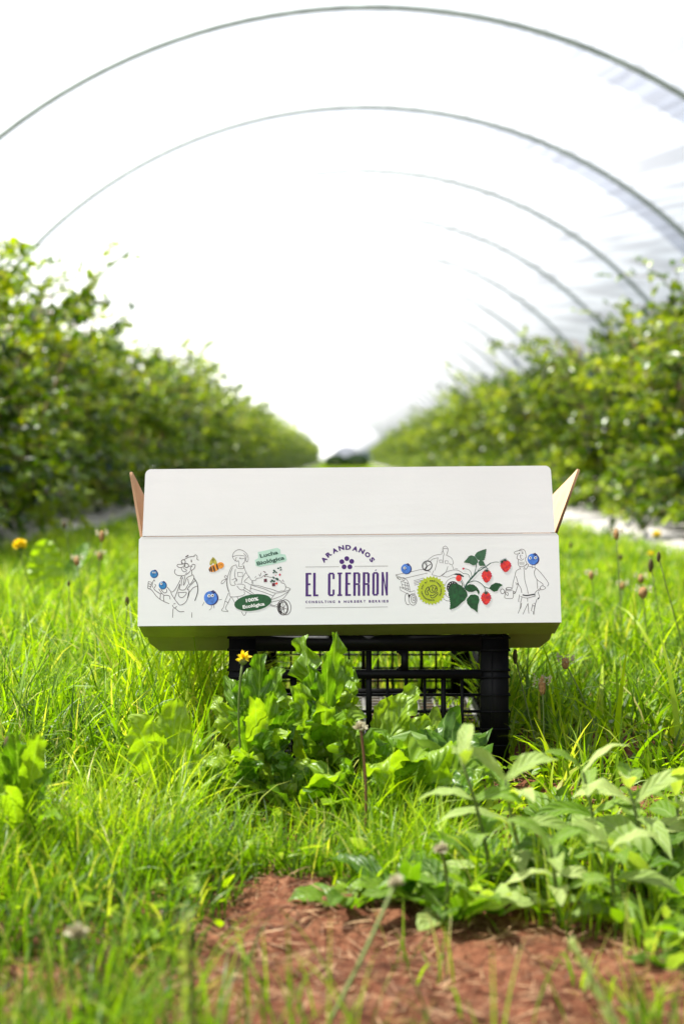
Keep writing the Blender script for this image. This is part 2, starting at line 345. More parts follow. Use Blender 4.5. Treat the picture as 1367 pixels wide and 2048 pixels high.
# ------------------------------------------------------------------ foliage templates
def tmpl(w, curl=.15, fold=.18, prof=((.0,.03),(.22,.75),(.5,1.0),(.78,.62),(1.0,.03))):
    V=[];A=[]
    for t,ww in prof:
        for s_ in (-1,0,1):
            V.append((s_*w*ww, t, fold*abs(s_)*w*ww*1.2-curl*t*t)); A.append((.5+.5*s_,t,.5))
    k=len(prof); F=[(i*3+j,i*3+j+1,i*3+j+4,i*3+j+3) for i in range(k-1) for j in range(2)]
    return np.array(V), np.array(F), np.array(A)
def scatter(mb, T, pos, yd, nd, size, rnd, mi=0):
    """place leaf template T at pos with long axis yd and approximate normal nd"""
    V,F,A = T; pos=np.asarray(pos); n_=len(pos)
    yd = yd/np.linalg.norm(yd,axis=1,keepdims=True); xd = np.cross(yd, nd); xd /= np.linalg.norm(xd,axis=1,keepdims=True)+1e-9; zd = np.cross(xd, yd)
    P = pos[:,None,:] + size[:,None,None]*(V[None,:,0:1]*xd[:,None,:]+V[None,:,1:2]*yd[:,None,:]+V[None,:,2:3]*zd[:,None,:])
    FF = F[None]+(np.arange(n_)*len(V))[:,None,None]; AA = np.tile(A,(n_,1,1)).copy(); AA[:,:,2] = rnd[:,None]
    mb.add(P.reshape(-1,3), FF.reshape(-1,4), AA.reshape(-1,3), mi)
def randn(n, s=1): return rng.normal(0, s, (n,3))

# ------------------------------------------------------------------ blueberry bushes
def make_bush(seed, leaves=3700, h=1.6, rad=.62, lname='blueberry_bush', bmat=None):
    rs = np.random.default_rng(seed); root = empty(lname)
    cb = MB(); lb = MB(); P=[];D=[];NN=[];SZ=[];RD=[]; tips=[]
    nc = 15
    for c in range(nc):
        a = 2*math.pi*c/nc+rs.uniform(-.3,.3); L = h*rs.uniform(.72,1.02); out_ = rad*rs.uniform(.25,.95)
        base = np.array([.10*math.cos(a), .10*math.sin(a), .05]); top = np.array([out_*math.cos(a), out_*math.sin(a), L])
        mid = base*.35+top*.4; mid[2] = L*.5
        ts = np.linspace(0,1,9)[:,None]; C = (1-ts)**2*base+2*ts*(1-ts)*mid+ts**2*top + np.cumsum(rs.normal(0,.012,(9,3)),0)
        cb.tube(C, np.linspace(.012,.004,9), 5, rs.uniform(0,1))
        nb = 12
        for q in range(nb):
            t = rs.uniform(.06,1); i = t*8; k=int(min(7,i)); p = C[k]+(C[k+1]-C[k])*(i-k)
            d = nrm([math.cos(a)+rs.normal(0,.9), math.sin(a)+rs.normal(0,.9), rs.uniform(-.45,1.0)]); l = rs.uniform(.18,.42)
            e = p+d*l+np.array([0,0,.04*rs.normal()]); ts2 = np.linspace(0,1,4)[:,None]; B = p+(e-p)*ts2+np.array([0,0,1])*(.05*ts2*(1-ts2))
            cb.tube(B, np.linspace(.004,.0018,4), 4, .6); tips.append(e)
            nl = int(leaves/(nc*nb)*rs.uniform(.7,1.3))
            bt = rs.uniform(.12,.8)
            for r_ in range(nl):
                tt = rs.uniform(.08,1.02); pp = p+(e-p)*tt+rs.normal(0,.010,3)
                ld = nrm(d*.5+rs.normal(0,.62,3)+[0,0,.15]); P.append(pp); D.append(ld); NN.append(nrm([rs.normal(0,.5),rs.normal(0,.5),1])); SZ.append(rs.uniform(.046,.078)); RD.append(np.clip(bt+rs.normal(0,.13)+.15*(pp[2]/h-.5),0,1))
    # low branches hanging over the bed
    for q in range(46):
        a = rs.uniform(0,6.28); r0 = rs.uniform(.1,.35); p = np.array([r0*math.cos(a),r0*math.sin(a),rs.uniform(.12,.6)]); d = nrm([math.cos(a)+rs.normal(0,.3),math.sin(a)+rs.normal(0,.3),rs.uniform(-.7,.15)]); l = rs.uniform(.2,.42)
        l = min(l, (p[2]-.03)/max(.05,-d[2])) if d[2]<0 else l
        ts2 = np.linspace(0,1,4)[:,None]; B = p+d*l*ts2; cb.tube(B, np.linspace(.004,.0018,4), 4, .6); bt = rs.uniform(.1,.7)
        for r_ in range(22):
            pp = p+d*l*rs.uniform(.1,1.03)+rs.normal(0,.012,3); P.append(pp); D.append(nrm(d*.5+rs.normal(0,.6,3))); NN.append(nrm([rs.normal(0,.5),rs.normal(0,.5),1])); SZ.append(rs.uniform(.045,.075)); RD.append(np.clip(bt+rs.normal(0,.12),0,1))
    # long young shoots above the crown
    for q in range(7):
        a = rs.uniform(0,6.28); b0 = np.array([rad*.6*math.cos(a),rad*.6*math.sin(a),h*rs.uniform(.78,.95)]); d = nrm([math.cos(a)*.9,math.sin(a)*.9,rs.uniform(.15,.95)]); l=rs.uniform(.25,.46)
        ts2=np.linspace(0,1,6)[:,None]; B=b0+d*l*ts2-np.array([0,0,1])*.06*ts2**2; cb.tube(B,np.linspace(.003,.0012,6),4,.8)
        for r_ in range(11):
            k=rs.uniform(.1,1); pp=b0+d*l*k-np.array([0,0,1])*.06*k*k; P.append(pp); D.append(nrm(d+rs.normal(0,.7,3))); NN.append(nrm(rs.normal(0,.6,3)+[0,0,1])); SZ.append(rs.uniform(.035,.06)); RD.append(rs.uniform(.3,.8))
    scatter(lb, tmpl(.27), np.array(P), np.array(D), np.array(NN), np.array(SZ), np.array(RD))
    cb.build('stem', M['bark'], root); lb.build('crown', bmat or M['berryleaf'], root)
    for q in range(6):
        e = tips[rs.integers(len(tips))]; bb = MB()
        for r_ in range(9): bb.ball(e*.96+rs.normal(0,.016,3)-[0,0,.03], .0085, 7, 5)
        bb.build('berry_cluster', M['berry'], root, True)
    return root
protos = [make_bush(s) for s in (101,102,103,104)]
bushes = {}; used = [False]*4; cnt = {-1:0, 1:0}
for sx in (-1,1):
    y = 5.5 if sx<0 else 5.6; k = 0
    while y < 99:
        v = (k*3+(0 if sx<0 else 1)+k//4) % 4
        if not used[v]: o = protos[v]; used[v] = True
        else:
            o = protos[v].copy(); COL.objects.link(o)
            for ch in protos[v].children:
                if y > 16 and ch.name.startswith('berry'): continue
                c_ = ch.copy(); COL.objects.link(c_); c_.parent = o
        hs = (1.06 if k<3 and sx>0 else 1)*(.93 if sx<0 else .88)*random.uniform(.93,1.07)*(1 if y<20 else 1-.25*min(1,(y-20)/70))
        o.location = ((-2.12 if sx<0 else 2.18)+random.uniform(-.08,.08), y, .03); o.rotation_euler = (0,0,random.uniform(0,6.28)); o.scale = (hs*1.14,hs*1.14,hs)
        bushes[(sx,k)] = o
        words = ['nearest','second','third','fourth','fifth','sixth','seventh','eighth','ninth','tenth']
        side_ = 'left' if sx<0 else 'right'
        lab = ('leafy blueberry bush, the %s in the row %s of the box' % (words[k], side_)) if k < 10 else 'blueberry bush far along the %s row, merging into the blur' % side_
        tag(o, lab, 'bush', ('near' if k<10 else 'far')+' blueberry bushes in the %s row' % side_)
        k += 1; y += .92*random.uniform(.95,1.05)*(1 if y<30 else 1.3 if y<60 else 1.7)

def long_shoot(bush, pts, nl, seed):
    rs = np.random.default_rng(seed); W = Matrix.LocRotScale(bush.location, bush.rotation_euler, bush.scale).inverted(); pts=[np.array(W@Vector(p)) for p in pts]
    t=np.linspace(0,1,9)[:,None]; C=(1-t)**2*pts[0]+2*t*(1-t)*pts[1]+t*t*pts[2]; b=MB(); b.tube(C,np.linspace(.004,.0015,9),5,.7); b.build('shoot',M['bark'],bush)
    tt=np.linspace(.15,1,nl); P=np.array([(1-q)**2*pts[0]+2*q*(1-q)*pts[1]+q*q*pts[2] for q in tt]); d=nrm(pts[2]-pts[0]); D=d*.7+rs.normal(0,.55,(nl,3)); b=MB()
    scatter(b,tmpl(.26),P,D,rs.normal(0,.6,(nl,3))+[0,0,1],rs.uniform(.045,.065,nl),rs.uniform(.25,.8,nl)); b.build('shoot_leaves',M['berryleaf'],bush)
long_shoot(bushes[(-1,2)],[at(40,660,7.3),at(120,530,7.3),at(285,512,7.25)],15,1); long_shoot(bushes[(-1,2)],[at(-20,560,7.3),at(60,520,7.3),at(175,520,7.25)],14,2); long_shoot(bushes[(-1,2)],[at(30,720,7.2),at(140,640,7.2),at(180,555,7.2)],14,3)
long_shoot(bushes[(-1,2)],[at(-30,600,7.2),at(0,520,7.2),at(15,450,7.2)],13,4)
long_shoot(bushes[(1,2)],[at(1390,700,7.2),at(1350,540,7.2),at(1262,520,7.15)],13,5); long_shoot(bushes[(1,2)],[at(1300,720,7.2),at(1310,640,7.2),at(1300,565,7.15)],10,6); long_shoot(bushes[(1,2)],[at(1380,680,7.2),at(1370,600,7.2),at(1345,530,7.15)],12,7)
# two dark shrubs beyond the tunnel
for px, Y, s_, lab in ((671,60,.46,'rounded dark evergreen shrub beyond the tunnel end, the left of the two'),(713,61,.5,'small dark green shrub beyond the tunnel end, the right of the two')):
    root = empty('distant_shrub', ((px-690)/FPX*Y, Y, 0)); tb = MB(); tb.tube([(0,0,-.02),(0.01,0,.15),(0,.01,.3)], [.05,.04,.02], 6); tb.build('trunk', M['bark'], root)
    lb = MB(); k=2500; u=randn(k); u/=np.linalg.norm(u,axis=1,keepdims=True); rr = rng.uniform(.55,1,(k,1))**.5
    pos = u*rr*np.array([1.0,1.0,.6])*s_+np.array([0,0,.62*s_]); pos[:,2]=np.maximum(pos[:,2],.03)
    scatter(lb, tmpl(.3), pos, u+randn(k,.6), randn(k), rng.uniform(.04,.08,k), rng.uniform(0,1,k)); lb.build('crown', M['darkleaf'], root); tag(root, lab, 'shrub')

# ------------------------------------------------------------------ carton
XC, YC, ZC = .006, 2.0, .2225
carton = empty('cardboard_carton', (XC, YC, ZC)); carton.rotation_euler = (0, R(-.52), 0)
tag(carton, 'open white cardboard fruit carton with purple lettering and farm drawings, resting on the black crate', 'carton')
CM = [M['board'], M['kraft'], M['edge']]
def round_poly(pts, rad, seg=5):
    out_=[]; n_=len(pts)
    for i,(p,r) in enumerate(zip(pts, rad)):
        if r<=0: out_.append(p); continue
        p=np.array(p,float); a=nrm(np.array(pts[i-1])-p); c=nrm(np.array(pts[(i+1)%n_])-p); ang=math.acos(np.clip(a@c,-1,1)); d=r/math.tan(ang/2)
        A_=p+a*d; B_=p+c*d; cc=p+nrm(a+c)*(r/math.sin(ang/2))
        a0=A_-cc; a1=B_-cc; th=math.acos(np.clip(a0@a1/(r*r),-1,1))
        for k in range(seg+1):
            t=k/seg; out_.append(tuple(cc+(math.sin((1-t)*th)*a0+math.sin(t*th)*a1)/math.sin(th)))
    return out_
def panel(name, poly, O, U, Vv, t, parent, mats=CM):
    """sheet of board: outer face in the plane O + u*U + v*V, thickness t towards -(UxV)... away from the printed face"""
    U=nrm(U); Vv=nrm(Vv); Nn=np.cross(U,Vv); O=np.asarray(O,float); n_=len(poly); b=MB()
    out_=[O+U*u+Vv*v for u,v in poly]; in_=[p-Nn*t for p in out_]
    b.add(out_, [tuple(range(n_))], mi=0); b.add(in_, [tuple(range(n_))[::-1]], mi=1)
    b.add(out_+in_, [(i,i+n_,(i+1)%n_+n_,(i+1)%n_) for i in range(n_)], mi=2)
    o=b.build(name, mats, parent); return o
BT=.0035; W2=.2975; PH=.1262; TY=.020; TZ=.1246
# front panel (leans back), printed
U=(1,0,0); Vp=(0,TY,TZ)
fp = panel('front_panel', [(-W2,0),(W2,0),(W2,PH-.004),(W2-.0035,PH),(-W2+.0035,PH),(-W2,PH-.004)], (0,0,0), U, Vp, BT, carton)
Vf=(0,.0155,.094); FH=.0962; wf=W2-.005
panel('front_flap', round_poly([(-wf,0),(wf,0),(wf-.003,FH),(-wf+.003,FH)], [0,0,.0085,.0085]), (0,TY-.0002,TZ+.0008), U, Vf, BT, carton)
# bottom, seen from below because the carton sits high at the front
DP=.395
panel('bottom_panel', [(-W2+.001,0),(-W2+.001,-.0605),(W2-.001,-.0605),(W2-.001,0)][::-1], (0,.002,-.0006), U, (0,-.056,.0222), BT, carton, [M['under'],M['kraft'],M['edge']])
panel('bottom_panel', [(-W2+.001,0),(-W2+.001,-(DP-.06)),(W2-.001,-(DP-.06)),(W2-.001,0)][::-1], (0,.0595,-.0228), U, (0,-1,0), BT, carton)
for x0,x1,cl,cr_ in ((-.2965,-.176,1,0),(.2335,.2965,0,1)):
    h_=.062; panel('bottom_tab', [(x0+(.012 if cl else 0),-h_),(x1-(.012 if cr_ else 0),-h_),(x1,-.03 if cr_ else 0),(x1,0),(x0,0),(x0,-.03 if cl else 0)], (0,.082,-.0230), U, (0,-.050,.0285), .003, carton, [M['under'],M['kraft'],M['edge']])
# back panel and its flap
panel('back_panel', [(-W2,0),(W2,0),(W2,.146),(-W2,.146)], (0,DP+.006,-.0215), (-1,0,0), (0,-.02,1), BT, carton)
panel('back_flap', round_poly([(-wf,0),(wf,0),(wf,.09),(-wf,.09)],[0,0,.009,.009]), (0,DP+.004,.126), (-1,0,0), (0,.8,-.45), BT, carton)
# side panels with their flaps standing open
for s_ in (-1,1):
    pl = [(.006,.002),(.06,-.0215),(DP,-.0215),(DP-.004,.123),(.0245,.1225)]
    P_=[(u,v) for u,v in pl]
    if s_>0: panel('side_panel', P_, (W2-.0005,0,0), (0,1,0), (0,0,1), BT, carton)
    else: panel('side_panel', [(-u,v) for u,v in P_][::-1], (-W2+.0005,0,0), (0,-1,0), (0,0,1), BT, carton)
    if s_<0:   # left flap: leans out 9 degrees, near edge tall, falls away behind
        fl=[(.0,.0),(.002,.0),(.006,.088),(.010,.0935),(.016,.094),(.20,.004),(.20,0)]
        panel('side_flap', [(-u,v) for u,v in fl][::-1], (-W2+.0005,.026,.1235), (0,-1,0), (-.165,0,1), BT, carton)
    else:
        fl=[(.0,.0),(.30,0),(.30,.01),(.05,.088),(.024,.0975),(.018,.095)]
        panel('side_flap', fl, (W2-.0005,.026,.1235), (0,1,0), (.40,0,1), BT, carton)

# --- printing on the front panel. Photo pixel -> panel coordinates
def pan(px, py):
    t = (py-1069)/(1249-1069); xl = 278+(275-278)*t; xr = 1113+(1121-1113)*t
    u = ((px-xl)/(xr-xl)-.5)*2*W2; q=(px-278)/(838.); yt = 1073+(1065-1073)*q; yb = 1253+(1245-1253)*q
    return u, PH*(1-(py-yt)/(yb-yt))
Un=np.array([1.,0,0]); Vn=nrm(Vp); Nf=np.cross(Un,Vn); LAY=.00007
class Art:
    def __init__(s, name, x0, y0, k): s.name=name; s.x0=x0; s.y0=y0; s.k=k; s.b={}; s.order=0
    def P(s, x, y): return np.array(pan(s.x0+x/s.k, s.y0+y/s.k))
    def mb(s, c): return s.b.setdefault(c, MB())
    def w3(s, uv, lay): return [Un*u+Vn*v+Nf*LAY*(lay+1) for u,v in uv]
    def poly(s, c, pts, lay=0, raw=False):
        uv = pts if raw else [s.P(*p) for p in pts]
        ar = sum(uv[i-1][0]*uv[i][1]-uv[i][0]*uv[i-1][1] for i in range(len(uv)))
        if ar<0: uv=uv[::-1]
        from mathutils.geometry import tessellate_polygon
        tri = tessellate_polygon([[Vector((u,v,0)) for u,v in uv]]); 
        T=[]
        for t in tri:
            a_,b_,c_=[uv[i] for i in t]; cr=(b_[0]-a_[0])*(c_[1]-a_[1])-(c_[0]-a_[0])*(b_[1]-a_[1]); T.append(tuple(t) if cr>0 else tuple(t)[::-1])
        s.mb(c).add(s.w3(uv,lay), T)
    def line(s, c, pts, w=.9, lay=0, smooth=True):
        w = w*1.22        # w in photo pixels
        p = np.array([s.P(*q) for q in pts]); w = w*.000704
        if smooth and len(p)>2:
            e = np.vstack([2*p[0]-p[1], p, 2*p[-1]-p[-2]]); o=[]
            for i in range(1,len(e)-2):
                for t in np.linspace(0,1,6,endpoint=False):
                    a_,b_,c_,d_=e[i-1],e[i],e[i+1],e[i+2]; o.append(.5*((2*b_)+(-a_+c_)*t+(2*a_-5*b_+4*c_-d_)*t*t+(-a_+3*b_-3*c_+d_)*t**3))
            o.append(p[-1]); p=np.array(o)
        T=np.gradient(p,axis=0); T/=np.linalg.norm(T,axis=1,keepdims=True)+1e-12; Nn=np.stack([-T[:,1],T[:,0]],1)
        uv=np.concatenate([p+Nn*w/2, p-Nn*w/2]); k=len(p); s.mb(c).add(s.w3(uv,lay), [(i+k,i+k+1,i+1,i) for i in range(k-1)])
    def ell(s, c, cx, cy_, rx, ry=None, rot=0, lay=0, n=28, a0=0, a1=360, line=None):
        ry = ry or rx; pts=[]
        for k in range(n + (1 if line else 0)):
            a=R(a0+(a1-a0)*k/n); x=rx*math.cos(a); y=ry*math.sin(a); r_=R(-rot); pts.append((cx+x*math.cos(r_)-y*math.sin(r_), cy_+x*math.sin(r_)+y*math.cos(r_)))
        if line: s.line(c, pts, line, lay, False)
        else: s.poly(c, pts, lay)
    def text(s, c, txt, cx, cy_, h, wd=None, rot=0, lay=0, bold=.02, single=False):
        """text centred at zoom (cx,cy); h = capital height and wd = total width in zoom pixels; rot ccw degrees"""
        cu=bpy.data.curves.new('t','FONT'); cu.body=txt; cu.size=1; cu.align_x='LEFT'; cu.resolution_u=3; cu.offset=bold
        ob=bpy.data.objects.new('t',cu); COL.objects.link(ob); me=ob.to_mesh()
        v=np.array([x.co[:2] for x in me.vertices]); F=[tuple(p.vertices) for p in me.polygons]; ob.to_mesh_clear(); bpy.data.objects.remove(ob); bpy.data.curves.remove(cu)
        if not len(v): return
        CAP=.729; w0=v[:,0].max()-v[:,0].min(); sy=h/CAP; sx=(wd/w0) if wd else sy
        x=(v[:,0]-v[:,0].min()-w0/2)*sx; y=(v[:,1]-CAP/2)*sy; r_=R(rot); X=cx+x*math.cos(r_)-y*math.sin(r_)*1; Y=cy_-(x*math.sin(r_)+y*math.cos(r_))
        uv=[s.P(a,b) for a,b in zip(X,Y)]; s.mb(c).add(s.w3(uv,lay), F)
    def done(s, part, label=None):
        mats=[]; tot=MB()
        for i,(c,b) in enumerate(s.b.items()):
            mats.append(I[c]); 
            n0=0
            for V_,A_ in zip(b.v,b.a): pass
            V_=np.concatenate(b.v); base=tot.n; tot.v.append(V_); tot.a.append(np.concatenate(b.a))
            for f in b.f: tot.f.append(f+base); tot.m.append(np.full(len(f),i))
            tot.n+=len(V_)
        o=tot.build(part, mats, fp)
        if label: o['label']=label
        return o
def berry(a, cx, cy_, r, col='blue', eyes=((-.28,-.3),(.2,-.34)), er=.22):
    a.ell('navy', cx+r*.05, cy_+r*.03, r, lay=0); a.ell(col, cx-r*.07, cy_-r*.02, r*.91, r*.95, lay=1)
    for dx,dy in ((.12,-.9),(.3,-.98),(.52,-.82),(.35,-.7)): a.ell('navy', cx+dx*r, cy_+dy*r, r*.16, r*.11, lay=2, n=8)
    for ex,ey in eyes: a.ell('white', cx+ex*r, cy_+ey*r, r*er, lay=3, n=14); a.ell('black', cx+(ex+.02)*r, cy_+ey*r, r*er*.5, lay=4, n=10)
    a.line('navy', [(cx-.25*r,cy_+.05*r),(cx,cy_+.1*r),(cx+.2*r,cy_+.02*r)], .5, 3)

# logo
a = Art('logo',580,1070,5.943)
for ch,x,y,r_ in (('A',395,290,50),('R',450,228,40),('A',522,182,26),('N',600,151,14),('D',681,143,0),('A',765,160,-14),('N',842,186,-26),('O',912,232,-40),('S',966,292,-52)):
    a.text('purple', ch, x, y, 54, 66 if ch!='S' else 50, r_, bold=.055)
for x,y in ((665,280),(607,317),(723,313),(634,379),(702,379)): a.ell('purple', x, y, 29)
a.done('logo_emblem')
a = Art('rules',580,1070,5.943)
a.line('grey',[(177,380),(573,377)],.8); a.line('grey',[(757,372),(1153,369)],.8); a.line('grey',[(177,869),(1153,857)],.8); a.done('rule_line')
a = Art('name',580,1070,5.943)
def rc(x0,y0,x1,y1):
    sl=-.012; f=lambda x,y:(x, y+sl*(x-178)); a.poly('purple',[f(x0,y0),f(x1,y0),f(x1,y1),f(x0,y1)])
T0,B0=452,733; bh=26; sw=30
def E(x): rc(x,T0,x+32,B0); rc(x+32,T0,x+68,T0+22); rc(x+32,578,x+58,600); rc(x+32,B0-22,x+68,B0)
E(178)
rc(268,T0,298,B0); rc(298,B0-22,330,B0)
rc(443,T0+14,473,B0-14); rc(455,T0,510,T0+14); rc(473,T0+14,522,T0+22); rc(498,T0+22,522,530); rc(473,B0-22,522,B0-14); rc(455,B0-14,510,B0); rc(498,655,522,B0-22)
rc(555,T0,612,T0+20); rc(570,T0+20,598,B0-20); rc(555,B0-20,612,B0)
E(648)
for x in (743,855):
    rc(x,T0,x+30,B0); rc(x+30,T0,x+68,T0+20); rc(x+54,T0+12,x+82,572); rc(x+30,582,x+68,604); rc(x+60,566,x+80,590); rc(x+54,596,x+82,B0)
x=968; rc(x,T0+14,x+28,B0-14); rc(x+49,T0+14,x+77,B0-14); rc(x+12,T0,x+65,T0+14); rc(x+28,T0+14,x+49,T0+20); rc(x+12,B0-14,x+65,B0); rc(x+28,B0-20,x+49,B0-14)
a.poly('purple',[(998,424),(1010,410),(1020,413),(1006,428)])
x=1078; rc(x,T0,x+24,B0); rc(x+51,T0,x+75,B0); a.poly('purple',[(x+22,442),(x+53,640),(x+53,722),(x+22,530)])
a.done('brand_lettering')
a = Art('tagline',580,1070,5.943)
def spaced(txt, x0, x1, y, h, dy=0):
    adv={' ':.75,'I':.5,'&':1,'L':.85,'N':1.1,'U':1.05}; ws=[adv.get(c,1) for c in txt]; k=(x1-x0)/sum(ws); x=x0
    for c,wt in zip(txt,ws):
        if c!=' ': a.text('purple', c, x+wt*k/2, y+dy*(x-x0)/(x1-x0), h, k*(.72*wt if c!='I' else .16), 0, bold=.045)
        x+=wt*k
spaced('CONSULTING & NURSERY BERRIES', 172, 1168, 798, 28, -10); a.done('tagline_lettering')

# gardener with berries
a = Art('g',290,1100,11.39); L='line'
for s_ in ([(895,215),(1000,160),(1130,140)],[(1110,130),(1150,108),(1185,150),(1180,210),(1220,235)],[(740,330),(730,370),(790,402),(860,385),(900,350)],[(740,330),(820,325),(900,318)],
 [(980,375),(1080,360)],[(1060,330),(1130,335),(1130,400),(1085,450),(1035,460),(1040,400),(1075,365)],[(690,440),(668,500),(700,560),(770,588),(870,585),(960,550),(1030,480)],
 [(820,400),(845,470),(890,500),(945,470),(895,430),(870,400)],[(920,540),(960,520)],[(1060,460),(1065,580)],[(1065,580),(950,640),(905,760),(870,800),(905,600)],[(1085,560),(1110,650),(1010,790),(970,660)],
 [(830,600),(855,655),(800,660),(830,600)],[(830,680),(820,820)],[(800,690),(700,880),(640,950),(600,965)],[(790,780),(740,920),(670,1110)],[(795,780),(785,900),(900,910),(980,790)],
 [(750,975),(850,975),(940,975),(900,1050),(830,1092),(770,1060),(750,975)],[(1140,700),(1000,840),(960,905),(1000,920),(985,1000),(950,1150),(880,1230),(790,1262),(740,1215)],[(1190,825),(1090,870),(1000,980)],
 [(740,1215),(660,1110),(600,1010),(580,950),(500,850)],[(490,900),(490,960),(440,985),(380,930),(360,890)],[(60,880),(150,920),(250,1050),(340,1130),(430,1180)],[(430,1180),(425,1050),(545,1050),(570,1130)],[(430,1185),(550,1230)],[(340,1130),(350,1000)],
 [(220,720),(205,685),(175,740),(160,820),(180,860)],[(220,780),(240,820),(205,900),(340,1000),(380,990)],[(310,890),(370,980),(430,1040)],[(620,1260),(660,1330),(720,1290)],[(680,1330),(780,1410),(890,1405)],[(640,1240),(690,1220)]): a.line(L,s_,.95)
for s_ in ([(75,722),(150,740),(120,880),(60,870),(75,722)],[(72,775),(140,790)],[(68,825),(130,840)],[(635,1340),(622,1550)],[(1062,1430),(1060,1545)]): a.line(L,s_,.9,0,False)
a.line(L,[(920,160),(985,120)],1.8); a.line('black',[(1110,640),(1180,760),(1200,900),(1180,1020),(1130,1165)],1.3); a.line('black',[(1000,970),(985,1040),(965,1100)],1.6); a.line(L,[(1050,220),(1055,280)],1.6)
a.ell(L,870,270,45,50,line=1.2); a.ell(L,940,355,47,line=1.2); a.ell('black',842,295,13,n=8); a.ell('black',905,360,10,n=8)
a.done('gardener_drawing'); a=Art('b',290,1100,11.39); berry(a,203,550,92,'cyan',((-.2,-.35),(.3,-.35)),.2); berry(a,400,810,92,'cyan',((-.35,-.4),),.3); a.done('blueberry_print')
# bee, berry, gardener with barrow
a = Art('b2',400,1090,6.835); berry(a,147,728,98)
for s_ in ([(155,830),(150,870),(120,895)],[(185,825),(190,870)],[(55,785),(28,835)],[(250,755),(295,745)]): a.line(L,s_,.7)
a.done('blueberry_print')
a = Art('bee',400,1090,6.835)
a.ell('wing',160,225,24,58,-25,lay=0); a.ell('wing',195,225,26,62,-35+60,lay=0); a.ell('orange',190,318,78,48,22,lay=1); a.ell('orange',275,280,50,44,20,lay=2)
for x,y in ((150,330),(188,325),(232,300)): a.ell('brown',x,y,13,46 if x!=150 else 40,14,lay=3,n=14)
a.ell('brown',128,345,10,25,14,lay=3,n=10)
for x,y in ((262,288),(288,272)): a.ell('black',x,y,6,lay=4,n=8)
a.done('bee_print')
a = Art('w',400,1090,6.835)
for s_ in ([(480,225),(440,160),(460,100),(520,62),(590,80),(640,130),(655,190),(638,232),(620,200),(628,150),(590,115)],[(440,158),(520,140),(612,150)],[(495,165),(480,200),(500,225),(520,215),(530,255),(525,290),(545,300),(575,290)],[(570,268),(605,225),(612,160)],
 [(490,270),(510,318),(590,320),(585,272)],[(490,270),(430,300),(400,360),(370,460),(370,560),(395,650),(415,710),(530,705),(600,680),(600,640)],[(440,310),(410,400),(410,530),(440,555),(480,545),(465,510),(500,480),(480,460),(430,480)],
 [(590,280),(622,370),(680,460),(720,520),(690,550)],[(690,550),(640,520),(600,500),(670,430)],[(480,330),(470,420),(500,500)],[(620,380),(580,440),(560,530)],[(360,465),(330,440),(350,418),(368,460),(300,490),(288,532),(320,520),(360,470)],
 [(368,470),(360,540),(385,640)],[(500,540),(560,538),(612,560),(590,612),(540,610),(500,560)],[(590,580),(730,670)],[(580,612),(720,690)],[(385,660),(340,770),(320,850),(292,900),(380,912),(345,870),(382,790),(420,712)],[(342,775),(385,792)],
 [(430,720),(475,800)],[(500,710),(520,745)],[(560,915),(600,967),(632,915)],[(690,560),(680,635)],[(690,550),(860,600),(1030,660),(1225,610),(1160,572)],[(680,592),(840,640),(1000,700)],[(1030,660),(970,745),(1100,700),(1200,640)],[(1225,610),(1120,740),(945,790)],
 [(700,525),(715,490),(750,488),(775,458),(830,450),(870,420),(940,440),(1010,448),(1060,475),(1095,495),(1110,520),(1150,535),(1165,580),(1150,625),(1100,632),(1060,640),(980,610),(900,590),(800,560),(715,548)],
 [(930,805),(1010,832),(1060,810),(1110,850),(1150,885)],[(950,830),(1030,850),(1070,832),(1100,870),(1140,890)],[(800,400),(815,430),(830,380)],[(745,450),(760,430)],[(1115,500),(1125,480),(1140,510)]): a.line(L,s_,.75)
for s_ in ([(510,375),(577,378),(577,430),(513,434),(510,375)],[(530,180),(560,190),(600,180)]): a.line(L,s_,.7,0,False)
a.ell('black',545,178,7,n=8); a.ell(L,1125,862,72,98,8,line=1.4); a.ell(L,1165,855,72,104,6,line=1.0); a.ell(L,1135,862,52,78,8,line=.9)
a.poly('black',[(1060,850),(1075,800),(1100,785),(1085,840),(1085,900),(1120,940),(1100,945),(1070,910)])
for k in range(6): q=R(60*k+15); a.line(L,[(1135,862),(1135+50*math.cos(q),862+74*math.sin(q))],.8,0,False)
a.done('wheelbarrow_drawing')
a = Art('sq',400,1090,6.835)
for x,y,r_ in ((888,487,10),(1000,545,14)): a.poly('maroon',[(x-22,y-20),(x+20,y-24),(x+24,y+20),(x-20,y+24)],1)
for x,y,r_,c in ((1085,408,20,'crimson'),(1040,528,22,'red'),(1028,418,9,'crimson')): a.poly(c,[(x,y-r_),(x+r_*.85,y),(x,y+r_),(x-r_*.85,y)],1)
for x,y,s_ in ((870,365,11),(885,375,10),(895,405,14),(912,402,10),(880,430,12),(1010,355,22),(1035,375,16),(1000,380,16),(1065,320,18),(1095,310,16),(1098,342,15),(1045,465,24),(1000,450,20),(985,490,24),(965,505,16),(1010,500,18),(1055,480,14)): a.ell('dkgreen' if s_>13 else 'maroon',x,y,s_,s_*.62,random.uniform(-60,60),2,10)
a.done('seedling_print')
a = Art('lb',400,1090,6.835); hl=[(785,95),(900,70),(1050,35),(1090,60),(1095,120),(1160,130),(1180,200),(1160,225),(1000,262),(800,300),(755,285),(745,205),(790,180)]
a.poly('mint',hl,0); a.text('dkgreen','Lucha',935,122,52,250,13,1,.035); a.text('dkgreen','Biológica',957,212,52,385,13,1,.035); a.done('lucha_biologica_lettering')
a = Art('el',400,1090,6.835); a.ell('green',718,790,255,112,8,lay=2,n=48); a.text('white','100%',708,750,46,172,9,4,.035); a.text('white','Ecológica',728,828,46,300,9,4,.035); a.done('ecologica_badge')
